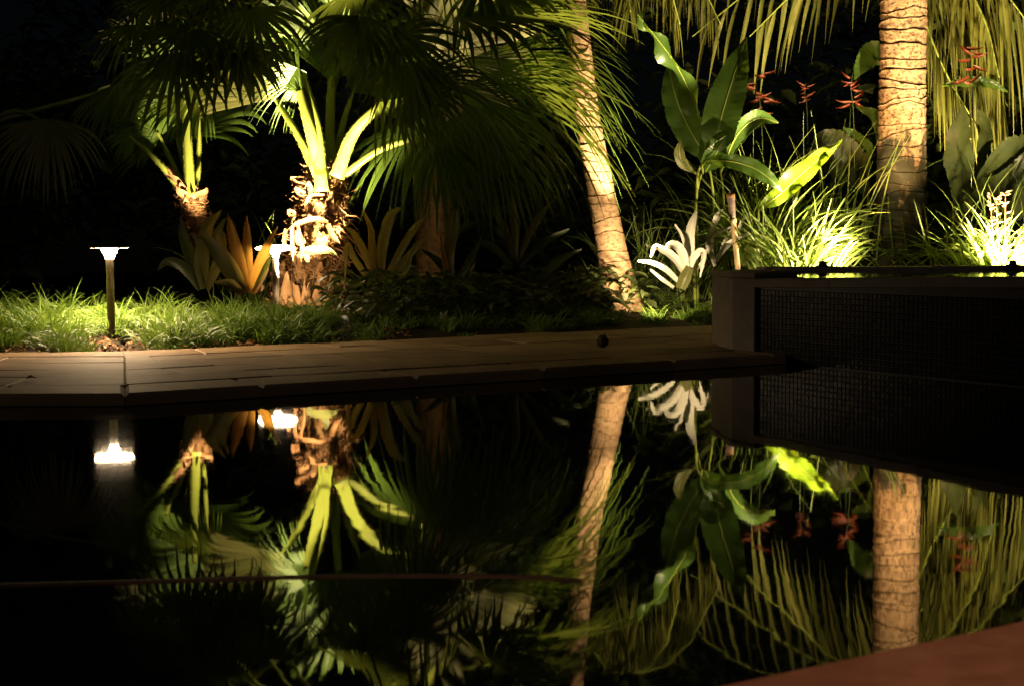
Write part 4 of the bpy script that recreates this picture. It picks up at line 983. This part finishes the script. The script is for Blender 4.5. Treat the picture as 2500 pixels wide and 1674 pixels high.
g = MB()
for i in range(700):
    x, y = bed_point(rg.uniform(-100, 1000), rg.uniform(.0, .5)); z = ground_z(x, y) + .012; a = rg.uniform(0, 6.28); l = rg.uniform(.03, .07)
    dv = Vector((math.cos(a), math.sin(a), rg.uniform(-.2, .4))) * l; p = Vector((x, y, z))
    ribbon(g, [p, p + dv * .5 + UPZ * rg.uniform(0, .012), p + dv], [.006, .022, .003], face=(rg.uniform(-.4, .4), -.4, 1), fold=.3)
o = g.build('leaf_litter', M['dead']); tag(o, 'dry brown leaf litter between the grass tufts', 'leaf litter', kind='stuff')
# dense dark shrubs filling the bed and standing behind everything
g = MB()
def leafy(g, c, n, rx, ry, rz, rg, ls):
    for i in range(n):
        while True:
            v = Vector((rg.uniform(-1, 1), rg.uniform(-1, 1), rg.uniform(-1, 1)))
            if v.length < 1: break
        p = c + Vector((v.x * rx, v.y * ry, v.z * rz)); a = rg.uniform(0, 6.28); l = ls * rg.uniform(.6, 1.3)
        d = Vector((math.cos(a), math.sin(a), rg.uniform(-.7, .5))).normalized() * l
        ribbon(g, [p, p + d * .35, p + d * .7, p + d + DOWN * l * .15], [.01, l * .34, l * .3, .003], face=(rg.uniform(-1, 1), -.6, 1), fold=.2)
for i in range(30):
    px = 860 + i * 26 + rg.uniform(-20, 20)
    x, y = bed_point(px, rg.uniform(.7, 1.5)); leafy(g, Vector((x, y, ground_z(x, y) + .16)), 60, .26, .26, .2, rg, .11)
o = g.build('low_shrubs', M['dark_leaf']); tag(o, 'dense dark low shrubs in the unlit middle of the bed', 'shrubs', kind='stuff')
g = MB()
for i in range(95):
    x = rg.uniform(-8.5, 8.5); y = rg.uniform(15.5, 19) + abs(x) * .05; z = rg.uniform(.3, 4.5)
    leafy(g, Vector((x, y, z)), 150, .9, .7, .8, rg, .3)
for i in range(26):
    x = rg.uniform(-6.0, -1.5); y = rg.uniform(12.9, 14.5); leafy(g, Vector((x, y, rg.uniform(.4, 2.2))), 90, .5, .4, .5, rg, .24)
for i in range(16):
    x = rg.uniform(-1.5, 3.5); y = rg.uniform(13.6, 14.8); leafy(g, Vector((x, y, rg.uniform(.3, 1.0))), 90, .5, .4, .4, rg, .22)
o = g.build('background_foliage', M['dark_leaf']); tag(o, 'mass of dark garden foliage closing the view behind the palms', 'foliage', kind='stuff')

# seed pod and a fallen leaf on the deck
g = MB(); c = P(1472, 853, 8.3); c.z = DZ + .034; vs = []; fs = []; rg = random.Random(5)
for i in range(9):
    for j in range(14):
        ph = math.pi * i / 8; th_ = 6.2832 * j / 14; r = .034 * (1 + .16 * math.sin(3 * th_) * math.sin(ph) + rg.uniform(-.07, .07)); vs.append((c.x + r * math.sin(ph) * math.cos(th_) * 1.0, c.y + r * math.sin(ph) * math.sin(th_), c.z + r * math.cos(ph) * 1.05))
for i in range(8):
    for j in range(14):
        a = i * 14 + j; b = i * 14 + (j + 1) % 14; fs.append((a, b, b + 14, a + 14))
g.add(vs, fs); pod = g.build('seed_pod', M['pod']); tag(pod, 'small dark round seed pod lying on the deck before the leaning trunk', 'seed pod')
g = MB(); tube(g, [Vector((c.x + .005, c.y, c.z + .03)), Vector((c.x + .012, c.y, c.z + .045))], [.004, .003], 6); g.build('stalk', M['pod'], pod)
c = P(62, 928, 6.4); c.z = DZ + .008; g = MB()
ribbon(g, [c, c + Vector((.02, .012, .006)), c + Vector((.045, .02, .002))], [.004, .026, .002], face=(0, -.3, 1), fold=.4, cols=3); tag(g.build('fallen_leaf', M['dead']), 'dry curled leaf lying on the deck near the left corner', 'leaf')
